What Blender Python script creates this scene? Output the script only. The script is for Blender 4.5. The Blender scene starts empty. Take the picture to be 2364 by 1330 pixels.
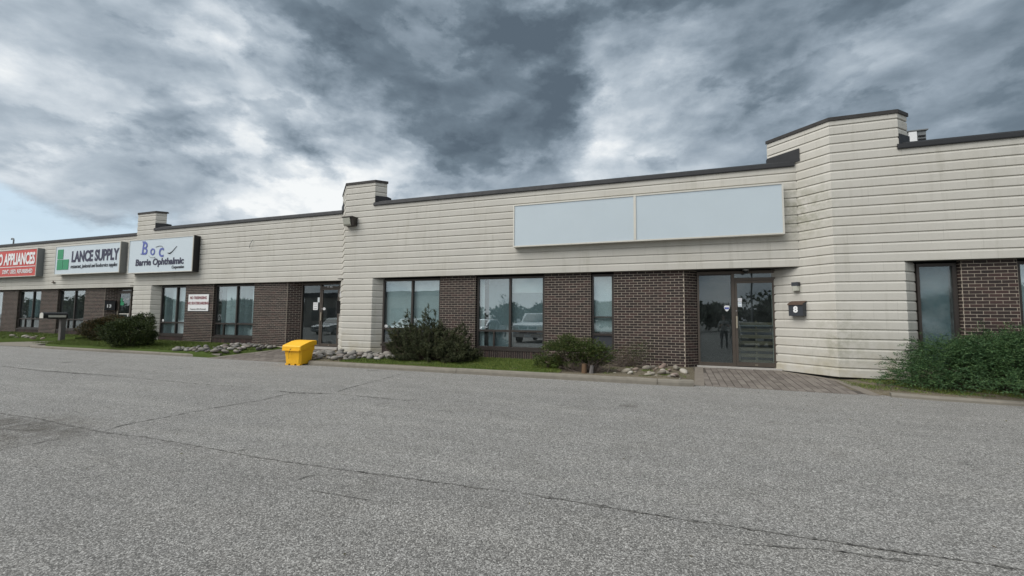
import bpy, math, random
import numpy as np
from mathutils import Matrix, Vector
rad = math.radians
SC = bpy.context.scene
COL = SC.collection

# ------------------------------------------------------------------ camera
CAM_Z = 1.19
YAW, PITCH, ROLL, FPX = rad(-19.688), rad(3.873), rad(0.509), 1000.0
def cam_axes():
    cy, sy = math.cos(YAW), math.sin(YAW)
    f = Vector((sy*math.cos(PITCH), cy*math.cos(PITCH), math.sin(PITCH)))
    r0 = Vector((cy, -sy, 0)); u0 = r0.cross(f)
    return r0*math.cos(ROLL)+u0*math.sin(ROLL), -r0*math.sin(ROLL)+u0*math.cos(ROLL), f
CR, CU, CF = cam_axes()
cd = bpy.data.cameras.new('camera'); cam = bpy.data.objects.new('camera', cd); COL.objects.link(cam)
cd.sensor_fit = 'HORIZONTAL'; cd.sensor_width = 36; cd.lens = FPX/2364*36
cd.clip_start = .05; cd.clip_end = 3000
m = Matrix.Identity(4)
for i in range(3):
    m[i][0] = CR[i]; m[i][1] = CU[i]; m[i][2] = -CF[i]
m[0][3], m[1][3], m[2][3] = 0, 0, CAM_Z
cam.matrix_world = m
SC.camera = cam

def sky_dir(px, py):
    return (CF*FPX + CR*(px-1182) - CU*(py-665)).normalized()

# ------------------------------------------------------------------ exposure
vs = SC.view_settings
vs.view_transform = 'Standard'; vs.look = 'None'; vs.exposure = 1.0; vs.gamma = 1; vs.use_curve_mapping = False
EXPO = 2**vs.exposure
SC.render.engine = 'CYCLES'
SC.cycles.max_bounces = 7; SC.cycles.diffuse_bounces = 3; SC.cycles.glossy_bounces = 4
SC.cycles.transmission_bounces = 4; SC.cycles.transparent_max_bounces = 8
SC.cycles.caustics_reflective = False; SC.cycles.caustics_refractive = False

def lin(c):
    c = c/255.0
    return c/12.92 if c <= .04045 else ((c+.055)/1.055)**2.4
def srgb(r, g, b, k=1.0):
    return (lin(r)*k, lin(g)*k, lin(b)*k, 1)

class NT:
    """small helper for node trees"""
    def __init__(s, tree): s.t = tree; s.n = tree.nodes; s.l = tree.links
    def new(s, typ, **kw):
        n = s.n.new(typ)
        for k, v in kw.items(): setattr(n, k, v)
        return n
    def link(s, a, b): s.l.new(a, b)
    def put(s, sock, v):
        if isinstance(v, bpy.types.NodeSocket): s.l.new(v, sock)
        else: sock.default_value = v
    def math(s, op, a, b=0.0, c=None, clamp=False):
        n = s.new('ShaderNodeMath', operation=op, use_clamp=clamp)
        s.put(n.inputs[0], a); s.put(n.inputs[1], b)
        if c is not None: s.put(n.inputs[2], c)
        return n.outputs[0]
    def vmath(s, op, a, b=(0, 0, 0)):
        n = s.new('ShaderNodeVectorMath', operation=op)
        s.put(n.inputs[0], a)
        if op == 'SCALE': s.put(n.inputs[3], b)
        else: s.put(n.inputs[1], b)
        return n.outputs['Value'] if op in ('DISTANCE', 'DOT_PRODUCT', 'LENGTH') else n.outputs['Vector']
    def noise(s, vec, scale, detail=4, rough=.55, dist=0.0, color=False):
        n = s.new('ShaderNodeTexNoise'); s.put(n.inputs['Vector'], vec)
        n.inputs['Scale'].default_value = scale; n.inputs['Detail'].default_value = detail
        n.inputs['Roughness'].default_value = rough; n.inputs['Distortion'].default_value = dist
        return n.outputs['Color' if color else 'Fac']
    def voro(s, vec, scale, out='Color', feature='F1', rnd=1.0):
        n = s.new('ShaderNodeTexVoronoi', feature=feature); s.put(n.inputs['Vector'], vec)
        n.inputs['Scale'].default_value = scale; n.inputs['Randomness'].default_value = rnd
        return n.outputs[out]
    def ramp(s, fac, stops, interp='LINEAR'):
        n = s.new('ShaderNodeValToRGB'); s.put(n.inputs[0], fac); cr = n.color_ramp; cr.interpolation = interp
        while len(cr.elements) < len(stops): cr.elements.new(.5)
        for e, (p, c) in zip(cr.elements, stops):
            e.position = p; e.color = c if hasattr(c, '__len__') else (c, c, c, 1)
        return n.outputs[0]
    def maprange(s, v, a, b, c=0.0, d=1.0, smooth=False):
        n = s.new('ShaderNodeMapRange'); n.interpolation_type = 'SMOOTHSTEP' if smooth else 'LINEAR'
        for i, x in enumerate((v, a, b, c, d)): s.put(n.inputs[i], x)
        return n.outputs[0]
    def mix(s, f, a, b, blend='MIX'):
        n = s.new('ShaderNodeMix', data_type='RGBA', blend_type=blend)
        s.put(n.inputs[0], f); s.put(n.inputs[6], a); s.put(n.inputs[7], b)
        return n.outputs[2]
    def bump(s, h, strength=.5, dist=.01):
        n = s.new('ShaderNodeBump'); n.inputs['Strength'].default_value = strength
        n.inputs['Distance'].default_value = dist; s.put(n.inputs['Height'], h)
        return n.outputs[0]
    def sep(s, v):
        n = s.new('ShaderNodeSeparateXYZ'); s.put(n.inputs[0], v); return n.outputs
    def comb(s, x, y, z):
        n = s.new('ShaderNodeCombineXYZ')
        for i, q in enumerate((x, y, z)): s.put(n.inputs[i], q)
        return n.outputs[0]

# ------------------------------------------------------------------ sky (world) and sun
SUN_EL, SUN_AZ = rad(48), (-.62, -.78)          # towards the sun, horizontally
def make_world():
    w = bpy.data.worlds.new('World'); SC.world = w; w.use_nodes = True
    w.node_tree.nodes.clear(); T = NT(w.node_tree)
    tc = T.new('ShaderNodeTexCoord'); P = T.vmath('NORMALIZE', tc.outputs['Generated'])
    x, y, z = T.sep(P)
    Pz = T.vmath('MULTIPLY', P, (1, 1, 1.9))
    warp1 = T.vmath('SUBTRACT', T.noise(Pz, 2.4, 3, .5, color=True), (.5, .5, .5))
    warp2 = T.vmath('SUBTRACT', T.noise(Pz, 6.5, 9, .62, color=True), (.5, .5, .5))
    Pw = T.vmath('ADD', P, T.vmath('SCALE', warp1, .16))
    Pw = T.vmath('ADD', Pw, T.vmath('SCALE', warp2, .22))
    # layered cloud: the same field is read twice, a little apart, so that billows get a lit and a dark side
    def field(V):
        W = T.vmath('ADD', V, T.vmath('SCALE', warp1, .18))
        a_ = T.noise(W, 2.9, 8, .57, 0.0)
        b_ = T.voro(T.vmath('ADD', W, T.vmath('SCALE', warp2, .09)), 6.5, 'Distance', 'SMOOTH_F1')
        c_ = T.voro(T.vmath('ADD', W, T.vmath('SCALE', warp2, .06)), 15.0, 'Distance', 'SMOOTH_F1')
        d_ = T.math('ADD', T.math('MULTIPLY', b_, -.40), T.math('MULTIPLY', c_, -.14))
        return T.math('ADD', a_, d_)
    f1 = field(Pz); f2 = field(T.vmath('ADD', Pz, (-.012, .0, .030)))
    relief = T.math('SUBTRACT', f1, f2)
    v = T.math('MULTIPLY', T.math('SUBTRACT', f1, .26), .36)
    v = T.math('ADD', T.math('ADD', v, T.math('MULTIPLY', relief, 1.05)), .535)
    # crisp-edged scud drifting in front of the deck
    for sc_, lo, hi, amt, off in ((2.3, .50, .575, -.15, (3.1, 0, 1.7)), (4.6, .53, .60, -.13, (0, 5.2, .4)), (3.3, .555, .66, .13, (7.7, 2.2, 0))):
        nz = T.noise(T.vmath('ADD', T.vmath('ADD', Pz, T.vmath('SCALE', warp2, .05)), off), sc_, 9, .58)
        v = T.math('ADD', v, T.maprange(nz, lo, hi, 0.0, amt, True))
    # the large masses and breaks of this particular sky
    blobs = [((1060, 215), .30, -.34), ((1150, 330), .22, -.20), ((980, 40), .24, -.14), ((620, 20), .16, -.14),
             ((1760, 230), .22, -.20), ((2080, 100), .34, -.14), ((2230, 330), .34, -.14), ((1740, 60), .22, -.12), ((2330, 150), .2, -.04),
             ((170, 425), .12, -.16), ((330, 440), .10, -.14), ((90, 265), .08, -.24), ((700, 405), .085, -.46), ((760, 225), .05, -.2),
             ((450, 315), .05, -.20), ((1500, 290), .06, -.08),
             ((1575, 110), .09, .16), ((1530, 170), .07, .22), ((1360, 130), .17, -.20), ((1310, 260), .10, -.15), ((1440, 300), .14, .40), ((1350, 350), .08, .16),
             ((1900, 185), .10, .30), ((2010, 175), .08, .18), ((1780, 220), .05, .12), ((740, 455), .12, .44), ((880, 350), .09, .34), ((640, 490), .14, .26),
             ((830, 250), .07, .20), ((500, 340), .09, .22), ((50, 195), .10, .34), ((470, 60), .14, .16), ((550, 120), .10, .14),
             ((1100, 420), .14, .26), ((330, 120), .20, .03), ((1620, 390), .14, .14), ((940, 430), .14, .18), ((600, 300), .2, .08), ((200, 350), .1, .12), ((640, 230), .17, .12), ((150, 60), .3, -.06), ((330, 90), .2, -.05), ((1250, 120), .12, -.08)]
    for (px, py), r, a in blobs:
        d = sky_dir(px, py)
        dist = T.vmath('DISTANCE', Pw, tuple(d))
        v = T.math('ADD', v, T.maprange(dist, r*.62 if a < -.13 else 0.0, r*1.12 if a < -.13 else r*1.3, a*(.50 if a < -.13 else .85), 0.0, True))
    # a brighter, thinner deck towards the sun
    sd = Vector((SUN_AZ[0]*math.cos(SUN_EL), SUN_AZ[1]*math.cos(SUN_EL), math.sin(SUN_EL))).normalized()
    v = T.math('ADD', v, T.maprange(T.vmath('DOT_PRODUCT', P, tuple(sd)), .1, 1.0, 0.0, .30, True))
    v = T.math('ADD', v, T.maprange(T.math('ABSOLUTE', z), 0.0, .40, .30, 0.0, True))
    k = 1/EXPO
    cloud = T.ramp(v, [(0.0, srgb(90, 104, 117, k)), (.22, srgb(112, 127, 140, k)), (.42, srgb(146, 160, 173, k)),
                       (.62, srgb(178, 190, 201, k)), (.82, srgb(214, 222, 229, k)), (1.0, srgb(246, 249, 250, k))])
    sky = T.new('ShaderNodeTexSky', sky_type='NISHITA'); sky.sun_disc = False
    sky.sun_elevation = SUN_EL; sky.sun_rotation = math.atan2(SUN_AZ[0], SUN_AZ[1])
    sky.air_density = 1.0; sky.dust_density = 2.0
    st = .1
    skyc = T.vmath('SCALE', sky.outputs[0], 1.0)
    # clear gap low on the left
    gd = sky_dir(0, 565); Pg = T.vmath('MULTIPLY', Pw, (1, 1, 2.3)); g2 = (gd.x, gd.y, gd.z*2.3)
    gap = T.maprange(T.vmath('DISTANCE', Pg, g2), .15, .27, 1.0, 0.0, True)
    gap = T.math('MULTIPLY', gap, .92)
    col = T.mix(gap, T.vmath('SCALE', cloud, 1/st), T.mix(.85, skyc, srgb(206, 226, 240, k/st)))
    # dim ground colour below the horizon
    col = T.mix(T.maprange(z, -.02, 0.0, 1.0, 0.0), col, srgb(120, 122, 122, k/st))
    bg = T.new('ShaderNodeBackground'); T.put(bg.inputs[0], col); bg.inputs[1].default_value = st
    out = T.new('ShaderNodeOutputWorld'); T.link(bg.outputs[0], out.inputs[0])
    w.cycles.sampling_method = 'MANUAL'; w.cycles.sample_map_resolution = 512
make_world()
sl = bpy.data.lights.new('sun', 'SUN'); sl.energy = 1.5; sl.angle = rad(50); sl.color = (1, .97, .93)
sun = bpy.data.objects.new('sun', sl); COL.objects.link(sun)
sdir = Vector((SUN_AZ[0]*math.cos(SUN_EL), SUN_AZ[1]*math.cos(SUN_EL), math.sin(SUN_EL)))
sun.rotation_euler = sdir.to_track_quat('Z', 'Y').to_euler()

# ------------------------------------------------------------------ materials
def mat(name, build):
    mt = bpy.data.materials.new(name); mt.use_nodes = True; mt.node_tree.nodes.clear()
    T = NT(mt.node_tree); out = T.new('ShaderNodeOutputMaterial')
    T.put(out.inputs[0], build(T)); return mt
def bsdf(T, col, rough=.6, metal=0.0, normal=None, spec=.5, **kw):
    b = T.new('ShaderNodeBsdfPrincipled'); T.put(b.inputs['Base Color'], col); T.put(b.inputs['Roughness'], rough)
    T.put(b.inputs['Metallic'], metal); b.inputs['Specular IOR Level'].default_value = spec
    if normal is not None: T.put(b.inputs['Normal'], normal)
    for k, v in kw.items(): T.put(b.inputs[k], v)
    return b.outputs[0]
def pos(T): return T.new('ShaderNodeNewGeometry').outputs['Position']
def island(T):
    """a random number for each loose piece of each object"""
    a = T.new('ShaderNodeNewGeometry').outputs['Random Per Island']; b = T.new('ShaderNodeObjectInfo').outputs['Random']
    return T.math('FRACT', T.math('ADD', a, b))
def plain(name, rgb, rough=.6, metal=0.0, var=.12, scale=6.0, spec=.5, bump=0.0):
    def f(T):
        p = pos(T); n = T.noise(p, scale, 5, .6)
        c = T.mix(T.math('MULTIPLY', n, 1.0), tuple(x*(1-var) for x in rgb)+(1,), tuple(min(1, x*(1+var)) for x in rgb)+(1,))
        nm = T.bump(T.noise(p, scale*12, 3), bump, .004) if bump else None
        r = T.maprange(T.noise(p, scale*2.3, 3), .2, .8, max(0, rough-.08), min(1, rough+.08))
        return bsdf(T, c, r, metal, nm, spec)
    return mat(name, f)

def m_block(T):
    p = pos(T); x, y, z = T.sep(p)
    rnd = T.new('ShaderNodeObjectInfo').outputs['Random']
    n = T.noise(p, 1.1, 6, .6); nf = T.noise(p, 55, 4, .65)
    base = T.mix(n, (.475, .455, .408, 1), (.58, .56, .505, 1))
    base = T.mix(T.math('MULTIPLY', T.maprange(nf, .35, .75), .16), base, (.34, .33, .30, 1))
    # faint head joints under the paint
    u = T.math('ADD', T.math('SUBTRACT', x, T.math('MULTIPLY', y, .55)), T.math('MULTIPLY', T.math('ROUND', T.math('MULTIPLY', rnd, 7)), .2032))
    fr = T.math('FRACT', T.math('DIVIDE', u, .4064))
    jt = T.math('LESS_THAN', fr, .016)
    jm = T.math('MULTIPLY', jt, T.maprange(T.noise(p, 2.3, 2), .45, .65, 0.0, .38))
    base = T.mix(jm, base, (.2, .19, .165, 1))
    # every block takes paint a little differently
    cell = T.new('ShaderNodeTexWhiteNoise', noise_dimensions='2D')
    T.put(cell.inputs[0], T.comb(T.math('FLOOR', T.math('DIVIDE', u, .4064)), T.math('MULTIPLY', rnd, 91), 0.0))
    base = T.mix(T.math('MULTIPLY', cell.outputs[0], .09), base, (.33, .32, .28, 1))
    base = T.mix(T.maprange(T.noise(p, .8, 6, .7), .5, .68, 0.0, .30), base, (.40, .375, .31, 1))
    # rain streaks and grime
    st = T.noise(T.comb(T.math('MULTIPLY', x, 6.0), T.math('MULTIPLY', y, 6.0), T.math('MULTIPLY', z, .55)), 1.0, 5, .6)
    base = T.mix(T.maprange(st, .55, .8, 0.0, .38), base, (.29, .275, .22, 1))
    low = T.math('MULTIPLY', T.maprange(z, .95, 0.0, 0.0, 1.0), T.maprange(T.noise(p, 2.6, 5, .65), .42, .68))
    base = T.mix(T.math('MULTIPLY', low, .55), base, (.36, .31, .19, 1))
    # algae bloom round the corner of the jog at the right
    d1 = T.vmath('DISTANCE', p, (2.95, 11.6, 3.7)); d2 = T.vmath('DISTANCE', p, (3.45, 11.05, .7))
    al = T.math('MAXIMUM', T.maprange(d1, .15, .9, .9, 0.0), T.maprange(d2, .1, .95, .7, 0.0))
    al = T.math('MULTIPLY', al, T.maprange(T.noise(p, 7, 5, .7), .40, .60))
    base = T.mix(T.math('MULTIPLY', al, .7), base, (.22, .22, .15, 1))
    return bsdf(T, base, .8, 0, T.bump(nf, .35, .004), .25)
M_BLOCK = mat('painted_block', m_block)

def m_brick(T):
    p = pos(T); r = island(T)
    c = T.ramp(r, [(0, (.020, .014, .013, 1)), (.35, (.030, .020, .018, 1)), (.7, (.042, .026, .023, 1)), (1, (.062, .033, .029, 1))])
    n = T.noise(p, 60, 4, .7)
    c = T.mix(T.maprange(n, .4, .8, 0.0, .5), c, (.05, .041, .038, 1))
    return bsdf(T, c, .72, 0, T.bump(n, .6, .004), .35)
M_BRICK = mat('dark_brick', m_brick)
M_MORTAR = plain('mortar', (.43, .375, .305), .9, 0, .2, 9, .2, .3)
M_FRAME = plain('bronze_aluminium', (.050, .042, .037), .45, .35, .15, 5)
M_DOORFR = plain('door_aluminium', (.095, .078, .064), .42, .4, .15, 5)
M_FLASH = plain('black_flashing', (.013, .0135, .015), .62, 0, .25, 3)
M_CAPM = plain('weathered_cap', (.034, .031, .029), .7, .1, .5, 7)
M_DARK = plain('gap_shade', (.03, .032, .034), .9, 0, .1)  # near-black painted shade for the gap below the pillars
M_SOFFIT = plain('dark_soffit', (.03, .027, .025), .85)
M_ROOM = plain('interior_wall', (.20, .20, .19), .9, 0, .1, 1)
M_CARPET = plain('interior_floor', (.06, .058, .055), .9)
M_BLIND = plain('white_blind', (.74, .79, .79), .8, 0, .04)
M_BLINDG = plain('grey_blind', (.24, .30, .32), .85, 0, .06)
M_BLINDD = plain('slate_blind', (.13, .18, .20), .85, 0, .08)
M_SIGNW = plain('sign_face', (.48, .55, .59), .38, 0, .05, 1.2)
M_SIGNLB = plain('printed_sign_face', (.55, .62, .66), .4, 0, .04, 1.5)
M_ALU = plain('pale_aluminium', (.58, .56, .50), .45, .2, .1, 5)
M_GREYMETAL = plain('grey_painted_metal', (.20, .21, .21), .5, .2, .12, 4)
M_BLACKMETAL = plain('black_painted_metal', (.012, .012, .013), .4, .2, .2, 4)
M_RED = plain('red_sign_face', (.52, .055, .04), .4, 0, .08, 1)
M_WHITE = plain('white_paint', (.78, .78, .77), .5, 0, .05)
M_GREEN = plain('green_print', (.03, .26, .12), .5, 0, .05)
M_NAVY = plain('navy_print', (.035, .035, .07), .5, 0, .05)
M_BLUE = plain('violet_blue_print', (.10, .13, .38), .5, 0, .25, 9)
M_INK = plain('black_print', (.03, .03, .04), .5, 0, .05)
M_REDINK = plain('dark_red_print', (.22, .02, .03), .5, 0, .05)
M_HANDLE = plain('worn_brass_handle', (.42, .37, .28), .38, .6, .1)
M_STEEL = plain('dull_steel', (.32, .31, .29), .4, .7, .15)
M_LENS = plain('lamp_lens', (.42, .42, .36), .25, 0, .15, 20)
M_RUST = plain('rusty_brown_lid', (.075, .045, .03), .75, .1, .4, 30)
M_BOXMETAL = plain('mailbox_metal', (.045, .05, .058), .5, .2, .15, 8)
M_CONC = plain('kerb_concrete', (.21, .192, .16), .9, 0, .28, 7, .2, .5)
M_SILLC = plain('pale_concrete', (.42, .40, .37), .9, 0, .2, 9, .2, .5)
M_WOOD = plain('pallet_wood', (.21, .16, .10), .8, 0, .25, 14)
M_POST = plain('grey_weathered_wood', (.13, .12, .115), .85, 0, .25, 18)
M_WHITEP = plain('vehicle_white', (.72, .73, .74), .25, 0, .03)
M_SILVERP = plain('vehicle_silver', (.40, .42, .44), .28, .5, .03)
M_DARKP = plain('vehicle_dark', (.03, .035, .045), .25, .2, .03)
M_TYRE = plain('tyre_rubber', (.02, .02, .02), .85)
M_CGLASS = plain('vehicle_glass', (.02, .025, .03), .06, 0, .02)
M_CHROME = plain('chrome', (.6, .6, .62), .15, 1, .03)
M_SKIN = plain('skin', (.45, .29, .21), .5)
M_SHIRT = plain('grey_shirt', (.42, .42, .40), .85)
M_TROUS = plain('dark_trousers', (.03, .03, .04), .85)
M_HAIR = plain('dark_hair', (.02, .015, .012), .6)

def m_yellow(T):
    p = pos(T); n = T.noise(p, 9, 5, .65)
    c = T.mix(T.maprange(n, .4, .75, 0.0, .35), (.88, .47, .016, 1), (.74, .36, .014, 1))
    z = T.sep(p)[2]
    dirt = T.math('MULTIPLY', T.maprange(z, .05, -.2), T.maprange(T.noise(p, 30, 4), .45, .7))
    c = T.mix(T.math('MULTIPLY', dirt, .5), c, (.3, .2, .06, 1))
    return bsdf(T, c, .48, 0, T.bump(T.noise(p, 160, 2), .15, .002), .4)
M_YELLOW = mat('yellow_plastic', m_yellow)

def glass(name, tint, refl=.26, rough=.0, dirt=.06):
    def f(T):
        p = pos(T)
        gl = T.new('ShaderNodeBsdfGlossy'); gl.inputs['Color'].default_value = (.92, .97, 1, 1); gl.inputs['Roughness'].default_value = rough
        wav = T.noise(p, 1.6, 2)
        T.put(gl.inputs['Normal'], T.bump(wav, .05, .012))
        tr = T.new('ShaderNodeBsdfTransparent'); tr.inputs[0].default_value = tint+(1,)
        fr = T.new('ShaderNodeLayerWeight'); fr.inputs[0].default_value = .5
        fac = T.math('ADD', T.math('MULTIPLY', T.math('POWER', fr.outputs['Facing'], 4.0), .8), refl, clamp=True)
        mx = T.new('ShaderNodeMixShader'); T.put(mx.inputs[0], fac); T.link(tr.outputs[0], mx.inputs[1]); T.link(gl.outputs[0], mx.inputs[2])
        df = T.new('ShaderNodeBsdfDiffuse'); df.inputs[0].default_value = (.35, .38, .38, 1)
        m2 = T.new('ShaderNodeMixShader'); T.put(m2.inputs[0], T.maprange(T.noise(p, 2.5, 6, .7), .35, .8, dirt*.3, dirt*2))
        T.link(mx.outputs[0], m2.inputs[1]); T.link(df.outputs[0], m2.inputs[2])
        return m2.outputs[0]
    return mat(name, f)
M_GLASS = glass('window_glass', (.86, .92, .925), .17, 0, .03)
M_GLASSD = glass('door_glass', (.74, .80, .80), .085, 0, .03)
M_GLASSF = glass('filmed_glass', (.80, .89, .90), .09, .05, .12)

def m_asphalt(T):
    p = pos(T); x, y, z = T.sep(p)
    v1 = T.voro(p, 115, 'Color'); a = T.sep(v1)[0]
    v2 = T.voro(p, 230, 'Color'); b = T.sep(v2)[1]
    dist = T.voro(p, 115, 'Distance')
    s = T.math('ADD', T.math('MULTIPLY', a, .62), T.math('MULTIPLY', b, .38))
    c = T.ramp(s, [(0, (.052, .050, .046, 1)), (.3, (.14, .136, .127, 1)), (.55, (.238, .231, .217, 1)), (.78, (.395, .385, .362, 1)), (1, (.74, .73, .69, 1))])
    big = T.noise(p, .35, 5, .6); mid = T.noise(p, 2.6, 5, .65)
    c = T.mix(T.maprange(big, .3, .7, 0.0, .25), c, T.mix(1.0, c, (.74, .74, .75, 1), 'MULTIPLY'))
    c = T.mix(T.maprange(mid, .45, .72, 0.0, .38), c, T.mix(1.0, c, (.70, .69, .67, 1), 'MULTIPLY'))
    str_ = T.noise(T.comb(T.math('MULTIPLY', x, .35), T.math('MULTIPLY', y, 2.4), 0.0), 1.0, 5, .6)     # wheel-polished lanes along the front
    c = T.mix(T.maprange(str_, .42, .66, 0.0, .42), c, T.mix(1.0, c, (1.32, 1.31, 1.29, 1), 'MULTIPLY'))
    sp = T.voro(T.vmath('ADD', p, T.vmath('SCALE', T.noise(p, 5, 4, .6, color=True), .18)), .85, 'Distance')
    c = T.mix(T.math('MULTIPLY', T.maprange(sp, .07, .17, 1.0, 0.0, True), T.maprange(T.noise(p, .9, 2), .5, .6)), c, T.mix(1.0, c, (.66, .65, .64, 1), 'MULTIPLY'))
    # fines washed against the kerb, and the older lane nearer the viewer
    c = T.mix(T.maprange(y, 7.0, 9.6, 0.0, .22, True), c, (.30, .29, .27, 1))
    yo = T.math('ADD', y, T.math('MULTIPLY', T.math('SUBTRACT', T.noise(p, 3, 4), .5), .15))
    c = T.mix(T.math('MULTIPLY', T.math('LESS_THAN', yo, 3.47), .25), c, T.mix(1.0, c, (.74, .73, .72, 1), 'MULTIPLY'))
    dk = T.math('MULTIPLY', T.maprange(T.vmath('DISTANCE', T.vmath('MULTIPLY', p, (.55, 1, 1)), (-4.3, 3.1, -.27)), .3, .95, .95, 0.0, True), T.maprange(T.noise(p, 3.5, 5, .65), .35, .6))
    c = T.mix(dk, c, T.mix(1.0, c, (.50, .48, .45, 1), 'MULTIPLY'))
    # fine map cracking
    ce = T.voro(T.vmath('ADD', p, T.vmath('SCALE', T.noise(p, 2.2, 4, .6, color=True), .55)), 1.15, 'Distance', 'DISTANCE_TO_EDGE')
    cm = T.math('MULTIPLY', T.maprange(ce, .003, .011, 1.0, 0.0), T.maprange(T.noise(p, .55, 3), .56, .66))
    c = T.mix(T.math('MULTIPLY', cm, .55), c, (.05, .048, .045, 1))
    h = T.math('SUBTRACT', s, T.math('MULTIPLY', dist, .6))
    return bsdf(T, c, .86, 0, T.bump(h, .75, .006), .3)
M_ASPH = mat('weathered_asphalt', m_asphalt)
def m_crack(T):
    p = pos(T); n = T.noise(p, 26, 4, .7)
    c = T.mix(T.maprange(n, .38, .56), (.035, .034, .032, 1), (.20, .195, .18, 1))
    return bsdf(T, c, .95, 0, T.bump(n, .8, .01), .1)
M_CRACK = mat('crack_fill', m_crack)
def m_soil(T):
    p = pos(T); n = T.noise(p, 5, 6, .65); v = T.sep(T.voro(p, 60, 'Color'))[0]
    c = T.mix(n, (.085, .07, .045, 1), (.19, .165, .12, 1))
    c = T.mix(T.math('MULTIPLY', T.maprange(v, .7, 1.0), .5), c, (.30, .27, .21, 1))
    return bsdf(T, c, .95, 0, T.bump(T.noise(p, 28, 5, .7), .9, .03), .15)
M_SOIL = mat('bare_soil', m_soil)
def m_turf(T):
    p = pos(T); n = T.noise(p, 7, 6, .7)
    c = T.mix(n, (.035, .055, .012, 1), (.075, .105, .025, 1))
    return bsdf(T, c, .95, 0, T.bump(n, .8, .03), .1)
M_TURF = mat('turf_base', m_turf)
def m_leaf(name, ca, cb, cc):
    def f(T):
        r = island(T); p = pos(T); n = T.noise(p, 3.2, 4, .6)
        c = T.ramp(r, [(0, ca+(1,)), (.6, cb+(1,)), (1, cc+(1,))])
        c = T.mix(T.maprange(n, .35, .7, 0.0, .5), c, T.mix(1.0, c, (1.35, 1.25, .9, 1), 'MULTIPLY'))
        return bsdf(T, c, .62, 0, None, .3)
    return mat(name, f)
M_GRASS = m_leaf('grass_blades', (.05, .085, .014), (.095, .145, .024), (.19, .20, .06))
M_PINE = m_leaf('pine_needles', (.026, .037, .016), (.055, .066, .031), (.12, .125, .066))
M_SCRUB = m_leaf('scrub_sprays', (.024, .046, .010), (.050, .080, .016), (.10, .10, .035))
M_JUNI = m_leaf('juniper_sprays', (.020, .050, .019), (.042, .092, .036), (.095, .160, .062))
M_YEW = m_leaf('yew_leaves', (.012, .022, .006), (.030, .050, .010), (.065, .080, .018))
M_YEWB = m_leaf('browned_yew_leaves', (.016, .020, .006), (.042, .042, .012), (.12, .065, .022))
M_DEADL = m_leaf('dry_leaves', (.04, .028, .018), (.085, .06, .035), (.10, .11, .03))
M_TREEL = m_leaf('tree_leaves', (.018, .034, .012), (.034, .058, .018), (.06, .085, .028))
M_BARK = plain('bark', (.085, .065, .05), .9, 0, .35, 25, .2, .6)
M_TWIG = plain('dry_twigs', (.15, .12, .10), .9, 0, .3, 20)
M_STUMP = plain('cut_stump_wood', (.13, .078, .042), .85, 0, .3, 30)
def m_stone(T):
    r = island(T); p = pos(T); n = T.noise(p, 22, 5, .65)
    c = T.ramp(r, [(0, (.09, .087, .082, 1)), (.3, (.17, .162, .15, 1)), (.6, (.26, .245, .22, 1)), (.8, (.20, .17, .15, 1)), (1, (.44, .42, .385, 1))])
    c = T.mix(T.maprange(n, .4, .75, 0.0, .4), c, (.14, .13, .11, 1))
    return bsdf(T, c, .85, 0, T.bump(n, .4, .01), .25)
M_STONE = mat('river_stone', m_stone)
def m_stonep(T):
    r = island(T); p = pos(T); n = T.noise(p, 22, 5, .65)
    c = T.ramp(r, [(0, (.16, .14, .12, 1)), (.4, (.28, .255, .21, 1)), (.7, (.22, .155, .13, 1)), (1, (.42, .40, .35, 1))])
    c = T.mix(T.maprange(n, .45, .8, 0.0, .35), c, (.18, .16, .12, 1))
    return bsdf(T, c, .85, 0, T.bump(n, .4, .01), .25)
M_STONEP = mat('pale_river_stone', m_stonep)
def m_paver(T):
    r = island(T); p = pos(T); n = T.noise(p, 30, 4, .65)
    c = T.ramp(r, [(0, (.13, .113, .10, 1)), (.5, (.175, .153, .135, 1)), (1, (.22, .196, .172, 1))])
    c = T.mix(T.maprange(T.noise(p, 2.2, 4), .45, .7, 0.0, .35), c, (.235, .21, .18, 1))
    c = T.mix(T.maprange(n, .4, .8, 0.0, .35), c, (.10, .085, .07, 1))
    return bsdf(T, c, .9, 0, T.bump(n, .5, .006), .2)
M_PAVER = mat('clay_paver', m_paver)
M_JOINT = plain('dark_joint_sand', (.07, .06, .05), .95)
M_PAVERG = plain('grey_border_paver', (.195, .172, .145), .9, 0, .25, 12, .2, .4)
M_FARB = plain('beige_stucco', (.32, .29, .25), .85)
M_FARROOF = plain('dark_fascia', (.06, .06, .065), .6)

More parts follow.
